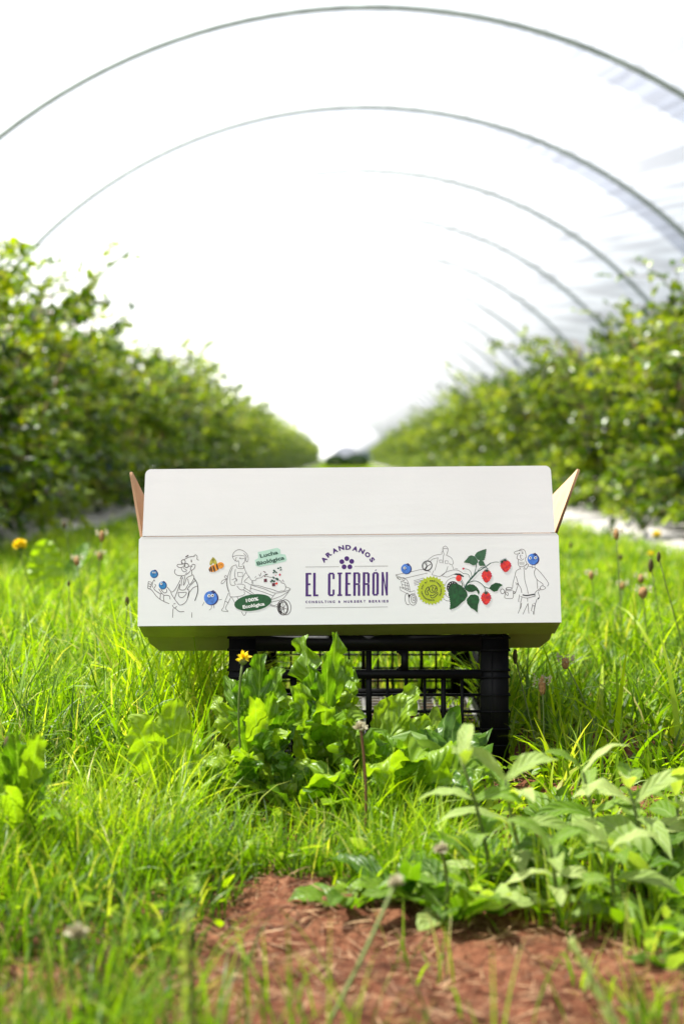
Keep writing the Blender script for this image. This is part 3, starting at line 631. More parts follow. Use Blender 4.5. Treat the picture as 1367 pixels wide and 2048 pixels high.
# tractor
a = Art('tr',780,1080,8.544)
for s_ in ([(80,597),(220,570),(360,540),(540,505),(680,550)],[(240,655),(430,610),(620,565)],[(80,597),(160,640),(240,655),(300,740),(330,895)],[(170,700),(200,800),(210,830)],[(170,705),(300,745)],[(185,760),(315,790)],[(200,810),(325,850)],[(235,720),(255,850)],[(275,735),(295,865)],
 [(390,700),(560,650)],[(390,725),(560,680)],[(395,750),(540,705)],[(400,775),(480,755)],[(620,360),(650,320),(740,262),(860,240)],[(660,380),(700,330),(800,300)],[(800,300),(775,410),(745,520)],[(950,260),(1030,310),(1060,400),(1010,418),(990,390)],[(890,262),(885,400)],
 [(970,450),(930,550),(840,620),(740,605),(700,590),(730,520)],[(1040,430),(1070,510)],[(840,625),(930,555),(1050,515),(1150,522),(1240,580)],[(870,615),(960,635),(1040,600),(1100,575)],[(870,240),(860,215),(885,170)],[(940,265),(960,200),(970,150),(930,100),(885,120),(880,170),(900,235),(895,265)],[(885,150),(920,140),(965,150)],
 [(915,790),(960,700),(1040,650),(1120,655),(1200,720),(1215,800)],[(930,910),(950,960),(990,985)],[(900,1010),(950,1040),(1010,1045)],[(1090,490),(1140,495)]): a.line('line',s_,.65)
for s_ in ([(150,800),(330,892),(405,868),(410,920),(330,945),(165,862),(150,800)],[(820,342),(868,340),(868,388),(830,388),(820,342)],[(922,352),(970,355),(965,405),(920,402),(922,352)]): a.line('line',s_,.65,0,False)
for x,y,r1,r2 in ((148,655,20,22),(215,675,20,22),(375,1020,68,98),(385,1015,40,65),(390,1010,18,30)): a.ell('line',x,y,r1,r2,5,line=.8)
a.ell('line',290,1010,48,100,5,line=.8,a0=70,a1=290); a.poly('black',[(80,600),(135,665),(112,662)]); a.poly('black',[(292,935),(335,950),(308,1010)])
a.ell('black',615,440,82,88,-35,line=1.2); a.ell('line',620,440,70,78,-35,line=.7); a.ell('black',612,450,12,n=8); a.line('black',[(612,450),(575,515)],2.2)
for q in ((680,410),(565,370),(600,370)): a.line('black',[(612,450),q],1.0,0,False)
a.poly('black',[(1060,590),(1110,570),(1180,575),(1245,620),(1235,635),(1160,615),(1110,600)],0); a.ell('black',1055,815,105,110,0,0)
for q in range(7): t_=R(150+28*q); a.ell('white',1058+82*math.cos(t_),818+86*math.sin(t_),7,lay=1,n=8)
a.done('tractor_drawing'); a=Art('b3',780,1080,8.544); berry(a,260,495,90,'blue',((-.3,-.18),),.26); a.done('blueberry_print')
a = Art('badge',780,1080,8.544); pts=[]
for k in range(26*4):
    ph=k%4; r_=(246,246,226,226)[ph]; t_=2*math.pi*(k+ (0,.4,0,.4)[ph])/104; pts.append((690+r_*math.cos(t_),865+r_*math.sin(t_)))
a.poly('lime',pts,1); txt='Respetuoso con el medioambiente'; 
for i,ch in enumerate(txt):
    if ch==' ': continue
    t_=78+i*(320/len(txt)); q=R(t_); a.text('black', ch, 690+172*math.cos(q), 865+172*math.sin(q), 33, None if ch in 'il' else 25, -(t_+90), 3, .03)
a.ell('black',722,840,66,line=1.0,lay=3); a.line('black',[(690,800),(720,815),(700,860),(740,880),(760,820),(780,840)],1.1,3)
a.line('black',[(640,800),(600,840),(585,900),(610,940),(640,930),(620,880),(650,850),(640,800)],1.1,3); a.line('black',[(670,940),(720,950),(790,900),(795,930),(740,985),(690,990),(670,940)],1.1,3); a.done('environment_badge')
# raspberry sprig
a = Art('rs',880,1080,8.544)
def serr(pts, amp=9, n_=5):
    o=[]; cx=sum(p[0] for p in pts)/len(pts); cy_=sum(p[1] for p in pts)/len(pts)
    for i in range(len(pts)):
        p=np.array(pts[i],float); q=np.array(pts[(i+1)%len(pts)],float); d=q-p; l=np.linalg.norm(d); k=max(1,int(l/26)); nn=nrm([d[1],-d[0]])
        if nn@((p+q)/2-[cx,cy_])<0: nn=-nn
        for j in range(k): o.append(tuple(p+d*j/k)); o.append(tuple(p+d*(j+.75)/k+nn*amp))
    return o
a.poly('leafl',serr([(570,265),(605,210),(650,190),(700,170),(765,150),(755,240),(730,340),(680,360),(620,330)],6),1)
a.poly('leafl',serr([(385,380),(440,320),(470,275),(520,262),(575,285),(610,330),(625,370),(590,420),(540,430),(480,395)],6),2)
a.poly('leafl',serr([(630,375),(660,352),(715,362),(755,440),(650,438)],4),3)
a.poly('leafg',serr([(405,850),(350,790),(280,755),(190,765),(140,850),(130,930),(150,1000),(165,1100),(155,1190),(240,1160),(290,1130),(350,1070),(400,1030),(445,960),(440,900)],12),2)
a.poly('leafg',serr([(410,850),(430,790),(480,760),(550,765),(610,810),(650,870),(655,900),(635,940),(615,885),(590,868),(530,890),(470,885)],5),2)
a.poly('leafg',serr([(505,940),(580,935),(635,960),(655,1030),(630,1110),(620,1240),(580,1200),(510,1160),(450,1090),(440,1020)],5),2)
a.poly('leafg',serr([(820,830),(860,770),(930,735),(1000,745),(1050,775),(1000,800),(960,870),(900,885)],5),2)
a.line('dkgreen',[(400,835),(440,750),(520,650),(610,550)],2.6,3); a.line('dkgreen',[(610,550),(750,460),(840,395)],1.5,3); a.line('dkgreen',[(840,395),(920,375),(985,380)],.9,3)
for s_,w_ in (([(565,580),(590,480),(600,400)],1.1),([(620,530),(680,470),(760,468),(800,500)],.9),([(520,640),(510,560),(470,510),(400,490)],.7),([(495,660),(470,600),(430,580),(370,575)],.8),([(460,740),(520,710),(600,705),(680,745),(740,800),(820,830)],1.1),([(730,790),(750,840),(758,885)],.9),([(340,710),(370,760),(360,800)],.7),([(400,830),(390,760),(350,680)],.7)): a.line('dkgreen',s_,w_,3)
def rasp(cx,cy_,rx,ry,rot=0):
    a.ell('red',cx,cy_,rx*.86,ry*.86,rot,3,18)
    for k in range(16):
        t_=2*math.pi*k/16; x=rx*.8*math.cos(t_); y=ry*.84*math.sin(t_)*(1 if math.sin(t_)<0 else 1.1); x*= (1-.35*max(0,math.sin(t_))); a.ell('red' if k%3 else 'crimson',cx+x,cy_+y,rx*.2,rx*.2,0,4,8)
    for k in range(9): a.ell('crimson' if k%2 else 'red',cx+random.uniform(-.5,.5)*rx,cy_+random.uniform(-.5,.5)*ry,rx*.16,rx*.16,0,5,8)
def calyx(cx,cy_,s_,rot=0):
    for k in (-60,-28,0,28,60):
        t_=R(k+rot); d=(math.sin(t_),-math.cos(t_)); p=(math.cos(t_),math.sin(t_)); a.poly('dkgreen',[(cx-p[0]*s_*.2,cy_-p[1]*s_*.2),(cx+d[0]*s_,cy_+d[1]*s_),(cx+p[0]*s_*.2,cy_+p[1]*s_*.2)],6)
rasp(1098,440,98,98,-30); calyx(1045,380,62,-45); calyx(1085,355,55,0); rasp(775,615,92,108); calyx(775,540,62); rasp(768,995,92,108); calyx(765,922,65)
a.ell('red',300,655,50,54,0,3,16); a.ell('crimson',378,490,20,18,30,3,10); a.done('raspberry_print')
# man with watering can
a = Art('m',990,1085,11.39)
for s_ in ([(500,185),(540,155),(590,148),(640,180),(660,240),(672,330),(655,345)],[(600,195),(520,180),(430,200),(400,230),(430,260),(490,255)],[(490,255),(465,330),(470,370),(495,380),(490,480),(520,540),(580,552),(640,530),(690,490),(660,410),(655,345)],[(550,270),(545,350),(572,360)],[(505,385),(570,400),(625,365)],
 [(530,555),(535,590),(560,612)],[(630,560),(670,612),(725,510),(690,490),(630,545)],[(530,600),(450,650),(420,770),(380,920),(370,1040)],[(450,770),(500,940),(560,1050),(580,1150)],[(500,950),(440,1140),(400,1162),(380,1100)],[(430,920),(500,945)],[(450,965),(500,945)],[(620,580),(635,700),(650,870),(700,1040),(728,1170)],
 [(725,535),(880,580),(980,660),(1080,780),(1185,930),(1160,1000)],[(890,590),(860,700),(920,840),(1060,950),(1000,1020),(1030,1080),(1120,1040),(1060,980)],[(920,840),(930,950),(940,1060)],[(1000,1050),(940,1090),(885,1150),(880,1240)],[(950,1130),(970,1190),(985,1250),(945,1300)],[(1020,1070),(950,1110)],
 [(550,1230),(700,1268),(870,1225)],[(560,1370),(545,1500),(500,1620)],[(580,1380),(565,1480),(535,1520)],[(725,1390),(610,1640)],[(725,1390),(735,1500),(747,1620)],[(715,1260),(715,1350)],[(930,1290),(880,1450),(858,1645)],[(225,1050),(205,1170),(198,1262),(290,1280),(382,1262),(385,1110)],[(215,1085),(290,1105),(370,1085)],[(185,1130),(260,1212),(268,1150),(200,1125)],[(380,1110),(430,1130),(400,1170)]): a.line(L,s_,.75)
for s_ in ([(530,1190),(508,1350),(560,1362),(588,1240)],[(835,1400),(800,1560),(860,1582),(895,1400),(850,1385)],[(825,1440),(890,1450)]): a.line(L,s_,.8,0,False)
a.line('black',[(500,248),(530,235)],1.6); a.line('black',[(570,235),(606,238)],1.6); a.line('black',[(600,1195),(670,1208),(730,1205),(885,1180)],2.0); a.line('black',[(945,1285),(975,1265)],2.0); a.line('black',[(858,1580),(857,1640)],1.5)
a.ell(L,290,1052,70,24,3,line=.9); a.ell(L,142,1115,45,55,10,line=.9); a.ell('black',532,300,7,n=6); a.ell('black',580,290,7,n=6)
for k in range(7): a.line('grey',[(520+k*18,430+10*(k%2)),(525+k*17,500+8*(k%3))],.5,0,False)
a.done('farmer_drawing'); a=Art('b4',990,1085,11.39); berry(a,832,378,133,'blue',((-.52,-.22),(.4,-.24)),.25); a.line(L,[(808,510),(812,590)],.5); a.line(L,[(872,505),(875,570)],.5); a.done('blueberry_print')

# ------------------------------------------------------------------ crate
XK, YK = .034, 2.058; KW, KL, KH = .404, .60, .199
crate = empty('plastic_crate', (XK,YK,.0)); tag(crate, 'black lattice plastic harvest crate standing in the grass under the white carton', 'crate')
hw=KW/2; PW=.040
def wall(name, length, xf, front=True):
    """lattice wall along local s in [0,length]; xf maps (s, d, z) boxes; d = depth outwards 0..t"""
    b=MB(); bars=[]
    z=lambda a_,c_: (a_,c_)
    bars += [(PW-.001,length-PW+.001,-.002,.014,KH-.020,KH)]                       # top rail
    bars += [(PW-.001,length-PW+.001,.0,.009,KH-.0225,KH-.0205)]
    bars += [(PW-.001,length-PW+.001,-.002,.010,KH-.062,KH-.050)]                  # rail below the hand holes
    bars += [(PW-.001,length-PW+.001,.0,.008,.012,.026)]
    for zz in (.113,.089,.064,.040): bars.append((PW-.001,length-PW+.001,.001,.006,zz-.0017,zz+.0017))
    n_=int(round((length-2*PW)/.0268)); c=length/2; hh=.052
    for k in range(1,n_):
        s_=PW+(length-2*PW)*k/n_; thick=.0035 if (k%4==2) else .0021
        (abs(s_-c)>.012) and bars.append((s_-thick,s_+thick,.0002,.0072,.026,KH-.062))
        if length>.5 and abs(s_-c)>hh+.006: bars.append((s_-thick,s_+thick,.0002,.0072,KH-.050,KH-.0225))
    for q in (-1,1): bars.append((c+q*hh-.005,c+q*hh+.005,-.003,.0105,KH-.050,KH-.0225))
    bars.append((c-.0042,c+.0042,.0,.009,.026,KH-.0225))
    for s0,s1,d0,d1,z0,z1 in bars: xf(b,s0,s1,d0,d1,z0,z1)
    # rounded hand-hole corners
    for q in (-1,1):
        for zc,zs in ((KH-.0225,-1),(KH-.050,1)):
            for k in range(4):
                l=.0085*(1-math.sin(R(90*(k+.5)/4))); 
                z0=zc+zs*.0085*k/4; z1=zc+zs*.0085*(k+1)/4
                e=c+q*(hh-.005); s0,s1=sorted((e, e-q*l*1.0)); 
                if l>.0003: xf(b,s0,s1,-.001,.009,min(z0,z1),max(z0,z1))
    return b.build(name, M['plastic'], crate)
wall('end_wall', KW, lambda b,s0,s1,d0,d1,z0,z1: b.box(s0-hw,s1-hw,d0,d1,z0,z1))
wall('end_wall', KW, lambda b,s0,s1,d0,d1,z0,z1: b.box(s0-hw,s1-hw,KL-d1,KL-d0,z0,z1))
wall('side_wall', KL, lambda b,s0,s1,d0,d1,z0,z1: b.box(-hw+d0,-hw+d1,s0,s1,z0,z1))
wall('side_wall', KL, lambda b,s0,s1,d0,d1,z0,z1: b.box(hw-d1,hw-d0,s0,s1,z0,z1))
for sx in (-1,1):
    for sy in (0,1):
        b=MB(); x0,x1=sorted((sx*hw, sx*(hw-PW))); y0,y1=(0,.006) if sy==0 else (KL-.006,KL)
        b.box(x0,x1,y0,y1,.0,KH-.001); xa,xb=sorted((sx*hw,sx*(hw-.006))); ya,yb=(.006,PW) if sy==0 else (KL-PW,KL-.006); b.box(xa,xb,ya,yb,.0,KH-.001)
        xc,xd=sorted((sx*(hw-PW),sx*(hw-PW+.004))); b.box(xc,xd,(.006 if sy==0 else KL-.02),(.02 if sy==0 else KL-.006),.0,KH-.002)
        for zz in (.012,.040,.064,.089,.113,.139,.149,KH-.021,KH-.003):          # thin ribs round the post
            ya_,yb_=((-.0025,.0) if sy==0 else (KL,KL+.0025)); b.box(x0-.001,x1+.001,ya_,yb_,zz-.0009,zz+.0009)
            xr0,xr1=sorted((sx*hw,sx*(hw+.0025))); b.box(xr0,xr1,(-.0025 if sy==0 else KL-PW),(PW if sy==0 else KL+.0025),zz-.0009,zz+.0009)
        xm=(x0+x1)/2-sx*.004; b.box(xm-.0008,xm+.0008,(-.0022 if sy==0 else KL),(0 if sy==0 else KL+.0022),.0,KH-.022)
        b.build('corner_post', M['plastic'], crate)
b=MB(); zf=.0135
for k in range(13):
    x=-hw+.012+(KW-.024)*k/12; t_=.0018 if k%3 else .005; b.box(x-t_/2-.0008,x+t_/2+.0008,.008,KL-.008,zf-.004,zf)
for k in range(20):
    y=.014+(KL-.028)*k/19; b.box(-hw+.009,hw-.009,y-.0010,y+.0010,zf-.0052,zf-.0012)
b.build('crate_floor', M['floor_glare'], crate)

# ------------------------------------------------------------------ larger leaves
def leaf(mb, P0, P1, P2, width, hint, prof, nl=34, nw=12, fold=.25, ruffle=.0, rf=6, rnd=.5, ph=None, stalk=.12):
    P0,P1,P2=map(lambda p:np.asarray(p,float),(P0,P1,P2)); ph = random.uniform(0,6) if ph is None else ph
    V=[];A=[]
    for i in range(nl+1):
        t=i/nl; c=(1-t)**2*P0+2*t*(1-t)*P1+t*t*P2; tg=nrm(2*(1-t)*(P1-P0)+2*t*(P2-P1)); sd=nrm(np.cross(tg,hint)); nn=np.cross(sd,tg)
        for j in range(nw+1):
            s_=-1+2*j/nw; w_=width*prof(t,s_)
            z_=fold*abs(s_)*w_+ruffle*width*math.sin(rf*6.28*t+ph+(1.7 if s_>0 else 0))*s_*s_+.12*ruffle*width*math.sin(rf*13*t+s_*5)
            q_=c*55+np.array([ph*9,0,0]); z_+=width*.16*noise.noise(Vector(q_+sd*s_*w_*55))*min(1,abs(s_)*2+.2)
            q_=c*130+sd*s_*w_*130; z_+=width*.05*noise.noise(Vector(q_))
            V.append(c+sd*s_*w_+nn*z_); A.append((.5+.5*s_,t,rnd))
    K=nw+1; F=np.array([(i*K+j,i*K+j+1,i*K+K+j+1,i*K+K+j) for i in range(nl) for j in range(nw)]); mb.add(V,F,A)
def dandy(t,s_=0):   # toothed lobed leaf
    e = min(1,.16+1.5*max(0,t-.05)) * max(0.02,(1-t))**.5*(.5+.65*t); f=(t*5.7+(.3 if s_>0 else 0))%1.0; saw = 1-.20*f-.10*((t*23)%1.0) if t<.95 else 1
    return .5*e*saw*1.32
def broad(t,s_=0):
    e = (.12 if t<.1 else min(1,(t-.08)*3.2)**.8)*max(.01,1-t**3.2)**.5; return .5*e*(1+.05*math.sin(t*38+s_*2)-.09*((t*17+(.4 if s_>0 else 0))%1.0))
def lance(t,s_=0): return .5*(max(.02,math.sin(math.pi*min(1,t*.93+.05))**.9))*(1+.03*math.sin(t*40))
def plant(name, label, cat, base, specs, m, prof, group=None, rr=(.05,.82), **kw):
    """leaves as children: spec = (tip xyz, mid lift, width, facing hint)"""
    root=empty(name,tuple(base)); base=np.asarray(base,float); tag(root,label,cat,group)
    for tip,mid,wd,hint in specs:
        b=MB(); tip=np.asarray(tip)-base; leaf(b,(0,0,-.004),np.asarray(mid)-base,tip,wd,hint,prof,rnd=random.uniform(*rr),**kw); b.build('leaf',m,root,True)
    return root
def spec(tx,ty,Y,wpx,base,bow=.5,out_=(0,-1,.2),lift=.045):
    tip=at(tx,ty,Y); base=np.asarray(base); mid=base+(tip-base)*bow+np.array([0,0,lift]); return (tip,mid,wpx/FPX*Y,nrm(np.array(out_)+np.array([random.uniform(-.35,.35),0,random.uniform(-.3,.3)])))
# tall toothed weed in front of the crate, left part
bA=gnd(520,1600); bA[1]=1.86
plant('toothed_weed','tall upright toothed green weed before the left front corner of the crate','plant',bA,
 [spec(520,1308,1.84,95,bA),spec(478,1360,1.86,90,bA,.5,(.5,-1,.2)),spec(560,1335,1.88,80,bA,.5,(-.6,-1,.2)),spec(455,1430,1.80,80,bA,.5,(.4,-1,.4)),spec(590,1420,1.80,85,bA),spec(510,1400,1.76,80,bA),spec(425,1395,1.9,70,bA),spec(500,1335,1.9,70,bA,.5,(-.3,-1,.3)),spec(545,1385,1.82,70,bA,.5,(.6,-1,.5)),spec(485,1410,1.84,75,bA,.5,(-.5,-1,.3)),spec(575,1470,1.76,80,bA,.5,(.3,-1,.6)),spec(450,1350,1.92,60,bA,.5,(.2,-1,.3)),spec(540,1470,1.74,80,bA),spec(470,1500,1.74,70,bA)],M['dock'],dandy,ruffle=.13,rf=4)
bB=gnd(650,1610); bB[1]=1.88
plant('toothed_weed','tallest leafy green weed reaching the carton edge before the crate middle','plant',bB,
 [spec(672,1266,1.86,70,bB,.5,(.3,-1,.1)),spec(603,1272,1.93,105,bB,.5,(-.7,-1,.0)),spec(690,1320,1.92,105,bB),spec(700,1385,1.90,135,bB,.55,(.5,-1,.3)),spec(640,1350,1.84,90,bB,.5,(-.3,-1,.3)),spec(590,1370,1.84,90,bB),spec(720,1440,1.84,120,bB,.6,(.3,-1,.5)),spec(620,1430,1.80,110,bB),spec(655,1310,1.80,60,bB,.5,(.2,-1,.7)),spec(615,1330,1.86,80,bB,.5,(.5,-1,.4)),spec(650,1400,1.78,85,bB,.5,(-.2,-1,.6)),spec(705,1340,1.95,80,bB,.5,(-.5,-1,.2)),spec(600,1450,1.76,80,bB,.5,(.4,-1,.6)),spec(690,1430,1.74,80,bB,.5,(.1,-1,.7)),spec(560,1400,1.88,95,bB,.5,(-.6,-1,.2)),spec(680,1480,1.78,110,bB)],M['dock'],dandy,ruffle=.16,rf=4)
bC=gnd(735,1620); bC[1]=1.87
plant('toothed_weed','toothed weed with one pale-veined leaf leaning right across the crate lattice','plant',bC,
 [spec(835,1375,1.90,95,bC,.55,(-.4,-1,.5),.04),spec(790,1400,1.95,110,bC,.5,(.2,-1,.4)),spec(870,1450,1.93,100,bC,.5,(0,-1,.6),.05),spec(760,1470,1.80,120,bC,.5,(.2,-1,.4))],M['dock'],dandy,ruffle=.12,rf=4)
bD=gnd(845,1640); bD[1]=1.80
plant('broadleaf_weed','low weed with broad crinkled leaves before the right half of the crate','plant',bD,
 [spec(960,1470,1.90,150,bD,.45,(.3,-.8,.8),.06),spec(900,1450,1.96,140,bD,.5,(-.1,-1,.7),.05),spec(790,1490,1.74,120,bD,.5,(-.3,-.8,.8),.06),spec(985,1560,1.80,120,bD,.5,(.4,-.6,1),.07),spec(740,1540,1.70,110,bD,.5,(-.4,-.6,1),.06),spec(860,1520,1.66,130,bD,.5,(.1,-.8,.9),.07),spec(930,1600,1.68,110,bD,.5,(.2,-.6,1),.06)],M['dock'],broad,ruffle=.16,rf=3,fold=.15)
bE=gnd(345,1600); bE[1]=1.80
plant('broadleaf_weed','bright young weed with two big upright leaves in the left grass','plant',bE,
 [spec(355,1395,1.80,100,bE,.5,(.1,-1,.1),0),spec(262,1440,1.76,95,bE,.5,(.3,-1,.5),.05),spec(300,1490,1.74,70,bE,.5,(.2,-1,.7),.03),spec(440,1530,1.78,60,bE,.5,(-.2,-.6,1),.05),spec(395,1470,1.86,60,bE,.5,(-.4,-1,.1),0)],M['dock'],broad,ruffle=.08,rf=4,fold=.2,rr=(.7,.95))
bF=gnd(45,1720)
plant('broadleaf_weed','blurred leafy weed at the left edge of the photo','plant',bF,
 [spec(30,1465,1.55,90,bF),spec(80,1470,1.52,80,bF,.5,(.3,-1,.3)),spec(110,1545,1.5,70,bF,.5,(-.3,-1,.5)),spec(-10,1500,1.55,80,bF),spec(120,1640,1.45,50,bF,.5,(0,-1,.5)),spec(10,1580,1.45,70,bF)],M['dock'],dandy,ruffle=.1,rf=4)
# leaves by the left bed, beyond the grass
bG=gnd(95,1190); bG[1]=4.3
plant('broadleaf_weed','single rounded bright leaf beside the yellow dandelion near the left bed','plant',(at(100,1200,4.3)[0],4.3,0),[(at(92,1078,4.3),at(90,1140,4.3),.12,(0.1,-1,.1)),(at(175,1085,4.5),at(150,1130,4.4),.05,(.1,-1,.1))],M['dock'],broad,ruffle=.05)
def fill(px,py,Y,label,n_,hmax,seed,spread=.075):
    rs=random.Random(seed); b0=gnd(px,py); b0[1]=Y; sp=[]
    for k in range(n_):
        a_=rs.uniform(0,6.283); l=rs.uniform(.4,1); z=hmax*rs.uniform(.35,1)*(1.1-.4*l); tip=b0+np.array([math.cos(a_)*spread*l,math.sin(a_)*spread*l*.7,z]); mid=b0+np.array([math.cos(a_)*spread*l*.35,math.sin(a_)*spread*l*.25,z*.85+.012])
        sp.append((tip,mid,rs.uniform(.028,.050),nrm([rs.uniform(-.8,.8),-1+rs.uniform(-.3,.5),rs.uniform(.1,1.1)])))
    return plant('toothed_weed',label,'plant',b0,sp,M['dock'],dandy if seed%2 else broad,nl=24,nw=8,ruffle=.14,rf=4,rr=(.1,.9))
fill(470,1620,1.80,'bushy bright weed below the wilting orange dandelion',15,.105,31)
fill(570,1640,1.80,'dense toothed weed low between the two tall weeds before the crate',16,.11,33)
fill(690,1650,1.78,'dense toothed weed behind the withered brown flower head',16,.10,35)
fill(800,1640,1.80,'rounded leafy weed low before the crate lattice',13,.085,36)
fill(910,1650,1.80,'rounded leafy weed low beside the crate corner post',11,.075,38,.065)
# low oval-leaved weeds, centre front
def rosette(px,py,label,n_,ln,wd,m,prof,seed,up=.5):
    rs=random.Random(seed); b0=gnd(px,py); sp=[]
    for k in range(n_):
        a_=6.283*k/n_+rs.uniform(-.4,.4); l=ln*rs.uniform(.65,1.1); u=rs.uniform(.15,1)*up; tip=b0+np.array([math.cos(a_)*l,math.sin(a_)*l,l*u]); mid=b0+np.array([math.cos(a_)*l*.5,math.sin(a_)*l*.5,l*(u*.6+.28)])
        sp.append((tip,mid,wd*rs.uniform(.8,1.15),nrm([rs.uniform(-.3,.3),rs.uniform(-.3,.1),1.2])))
    return plant('broadleaf_weed',label,'plant',b0,sp,m,prof,nl=12,nw=6,ruffle=.06,rf=3)
rosette(700,1820,'dark low weed at the edge of the bare soil, the left of three',9,.085,.030,M['dock'],broad,1)
rosette(810,1815,'dark low weed at the edge of the bare soil, in the middle of three',9,.08,.028,M['dock'],broad,2,.8)
rosette(905,1850,'low weed whose pale leaf droops onto the bare soil',10,.085,.036,M['weed'],broad,3,.7)
rosette(1330,1960,'small weed on the bare soil at the lower right edge',8,.05,.018,M['weed'],broad,4,.9)
rosette(1210,1800,'wide leafy weed low at the right among the lance-leaved weeds',10,.10,.040,M['weed'],lance,5,.8)
rosette(1340,1830,'broad pale-leaved weed at the right edge above the soil',10,.10,.045,M['weed'],broad,6,.9)
rosette(600,1650,'broad low weed in the grass before the left half of the crate',9,.085,.040,M['dock'],broad,21,1.1)
rosette(740,1660,'broad low weed in the grass before the middle of the crate',10,.085,.044,M['dock'],broad,22,.9)
rosette(1010,1780,'leafy weed hugging the ground below the crate corner',10,.09,.034,M['weed'],lance,8,.7)
rosette(1130,1700,'small leafy weed between the lance-leaved stems',9,.08,.03,M['weed'],lance,9,.9)

def lance_weed(px,py,top,label,npair,ln,wd,seed,lean=.0):
    rs=random.Random(seed); b0=gnd(px,py); T_=at(top[0],top[1],top[2])-b0; root=empty('lance_leaved_weed',tuple(b0)); tag(root,label,'plant','lance-leaved weeds at the right')
    ts=np.linspace(0,1,9)[:,None]; C=T_*ts+np.array([lean,0,.0])*(ts*(1-ts)); b=MB(); b.tube(C,np.linspace(.0028,.0014,9),6,.4); b.build('stem',M['stem_green'],root,True)
    for k in range(npair):
        t=.22+.78*k/(npair-1); c=T_*t+np.array([lean,0,0])*t*(1-t); a_=rs.uniform(-.3,.3)+1.57*(k%2)
        for s_ in (0,3.1416):
            l=ln*rs.uniform(.5,.9)*(1 if t<.85 else .7); u=rs.uniform(-.1,.35)+.75*max(0,t-.7)*2
            d=np.array([math.cos(a_+s_),math.sin(a_+s_)*.9,0]); tip=c+d*l+np.array([0,0,l*u-l*.15]); mid=c+d*l*.5+np.array([0,0,l*(.22+u*.6)]); b=MB()
            leaf(b,c,mid,tip,wd*rs.uniform(.6,.9),nrm([rs.uniform(-.4,.4),rs.uniform(-.7,0),1]),lance,14,6,.28,.04,3,rnd=rs.uniform(.35,1)); b.build('leaf',M['weed'],root,True)
lance_weed(985,1800,(925,1530,1.42),'lance-leaved weed whose pale top leaf crosses the crate foot',4,.085,.026,1,.02)
lance_weed(1075,1800,(1010,1560,1.45),'leaning lance-leaved weed just right of the crate foot',5,.09,.026,2,-.02)
lance_weed(1190,1770,(1165,1545,1.52),'slim lance-leaved weed with two upright top leaves',5,.085,.022,3,.02)
lance_weed(1290,1790,(1255,1575,1.50),'big lance-leaved weed with whitish top leaves near the right edge',6,.105,.032,4,.02)
lance_weed(1370,1780,(1350,1590,1.52),'lance-leaved weed cut by the right edge of the photo',6,.10,.032,5)
lance_weed(1120,1850,(1100,1690,1.36),'short lance-leaved weed at the edge of the bare soil',5,.07,.022,6)
lance_weed(1230,1860,(1220,1700,1.36),'short lance-leaved weed low at the right',5,.08,.024,7)
#lance_weed(950,1850,(960,1700,1.38),'short lance-leaved weed beside the drooping leaf',5,.065,.022,8)

# ------------------------------------------------------------------ flowers and seed heads
def curve3(p0,p1,bow,n_=9):
    t=np.linspace(0,1,n_)[:,None]; return p0+(p1-p0)*t+np.asarray(bow)*(4*t*(1-t))
def plantain(hx,hy,Y,label,kind='head',hl=.018,bx=0,r=.0042):
    top=at(hx,hy,Y); base=np.array([top[0]+bx,Y-.02,0.]); root=empty('plantain_stalk',tuple(base)); tag(root,label,'plantain','plantain seed heads in the grass')
    C=curve3(np.zeros(3),top-base,(.006*random.uniform(-1,1),0,0)); b=MB(); b.tube(C,.0009+.0002*Y/2,5,.5); b.build('stem',M['stem_green'],root,True)
    d=nrm(C[-1]-C[-2]); c=top-base+d*hl*.5; b=MB(); b.ball(c,(r,r,hl*.6),12,12,amp=.14); b.build('seed_head',M['head'] if kind!='bud' else M['darkhead'],root)
    if kind=='ring':
        k=70; ang=rng.uniform(0,6.28,k); zz=rng.uniform(.05,.5,k)*hl; D=np.stack([np.cos(ang),np.sin(ang),rng.uniform(-.1,.9,k)],1); b=MB()
        P=c+np.stack([np.cos(ang)*r*.7,np.sin(ang)*r*.7,zz],1)+D*.003; scatter(b,tmpl(.3),P+D*r*.6,D,randn(k),rng.uniform(.003,.0055,k)*(1+.0),rng.uniform(0,1,k)); 
        b.build('anther_ring',M['anther'],root)
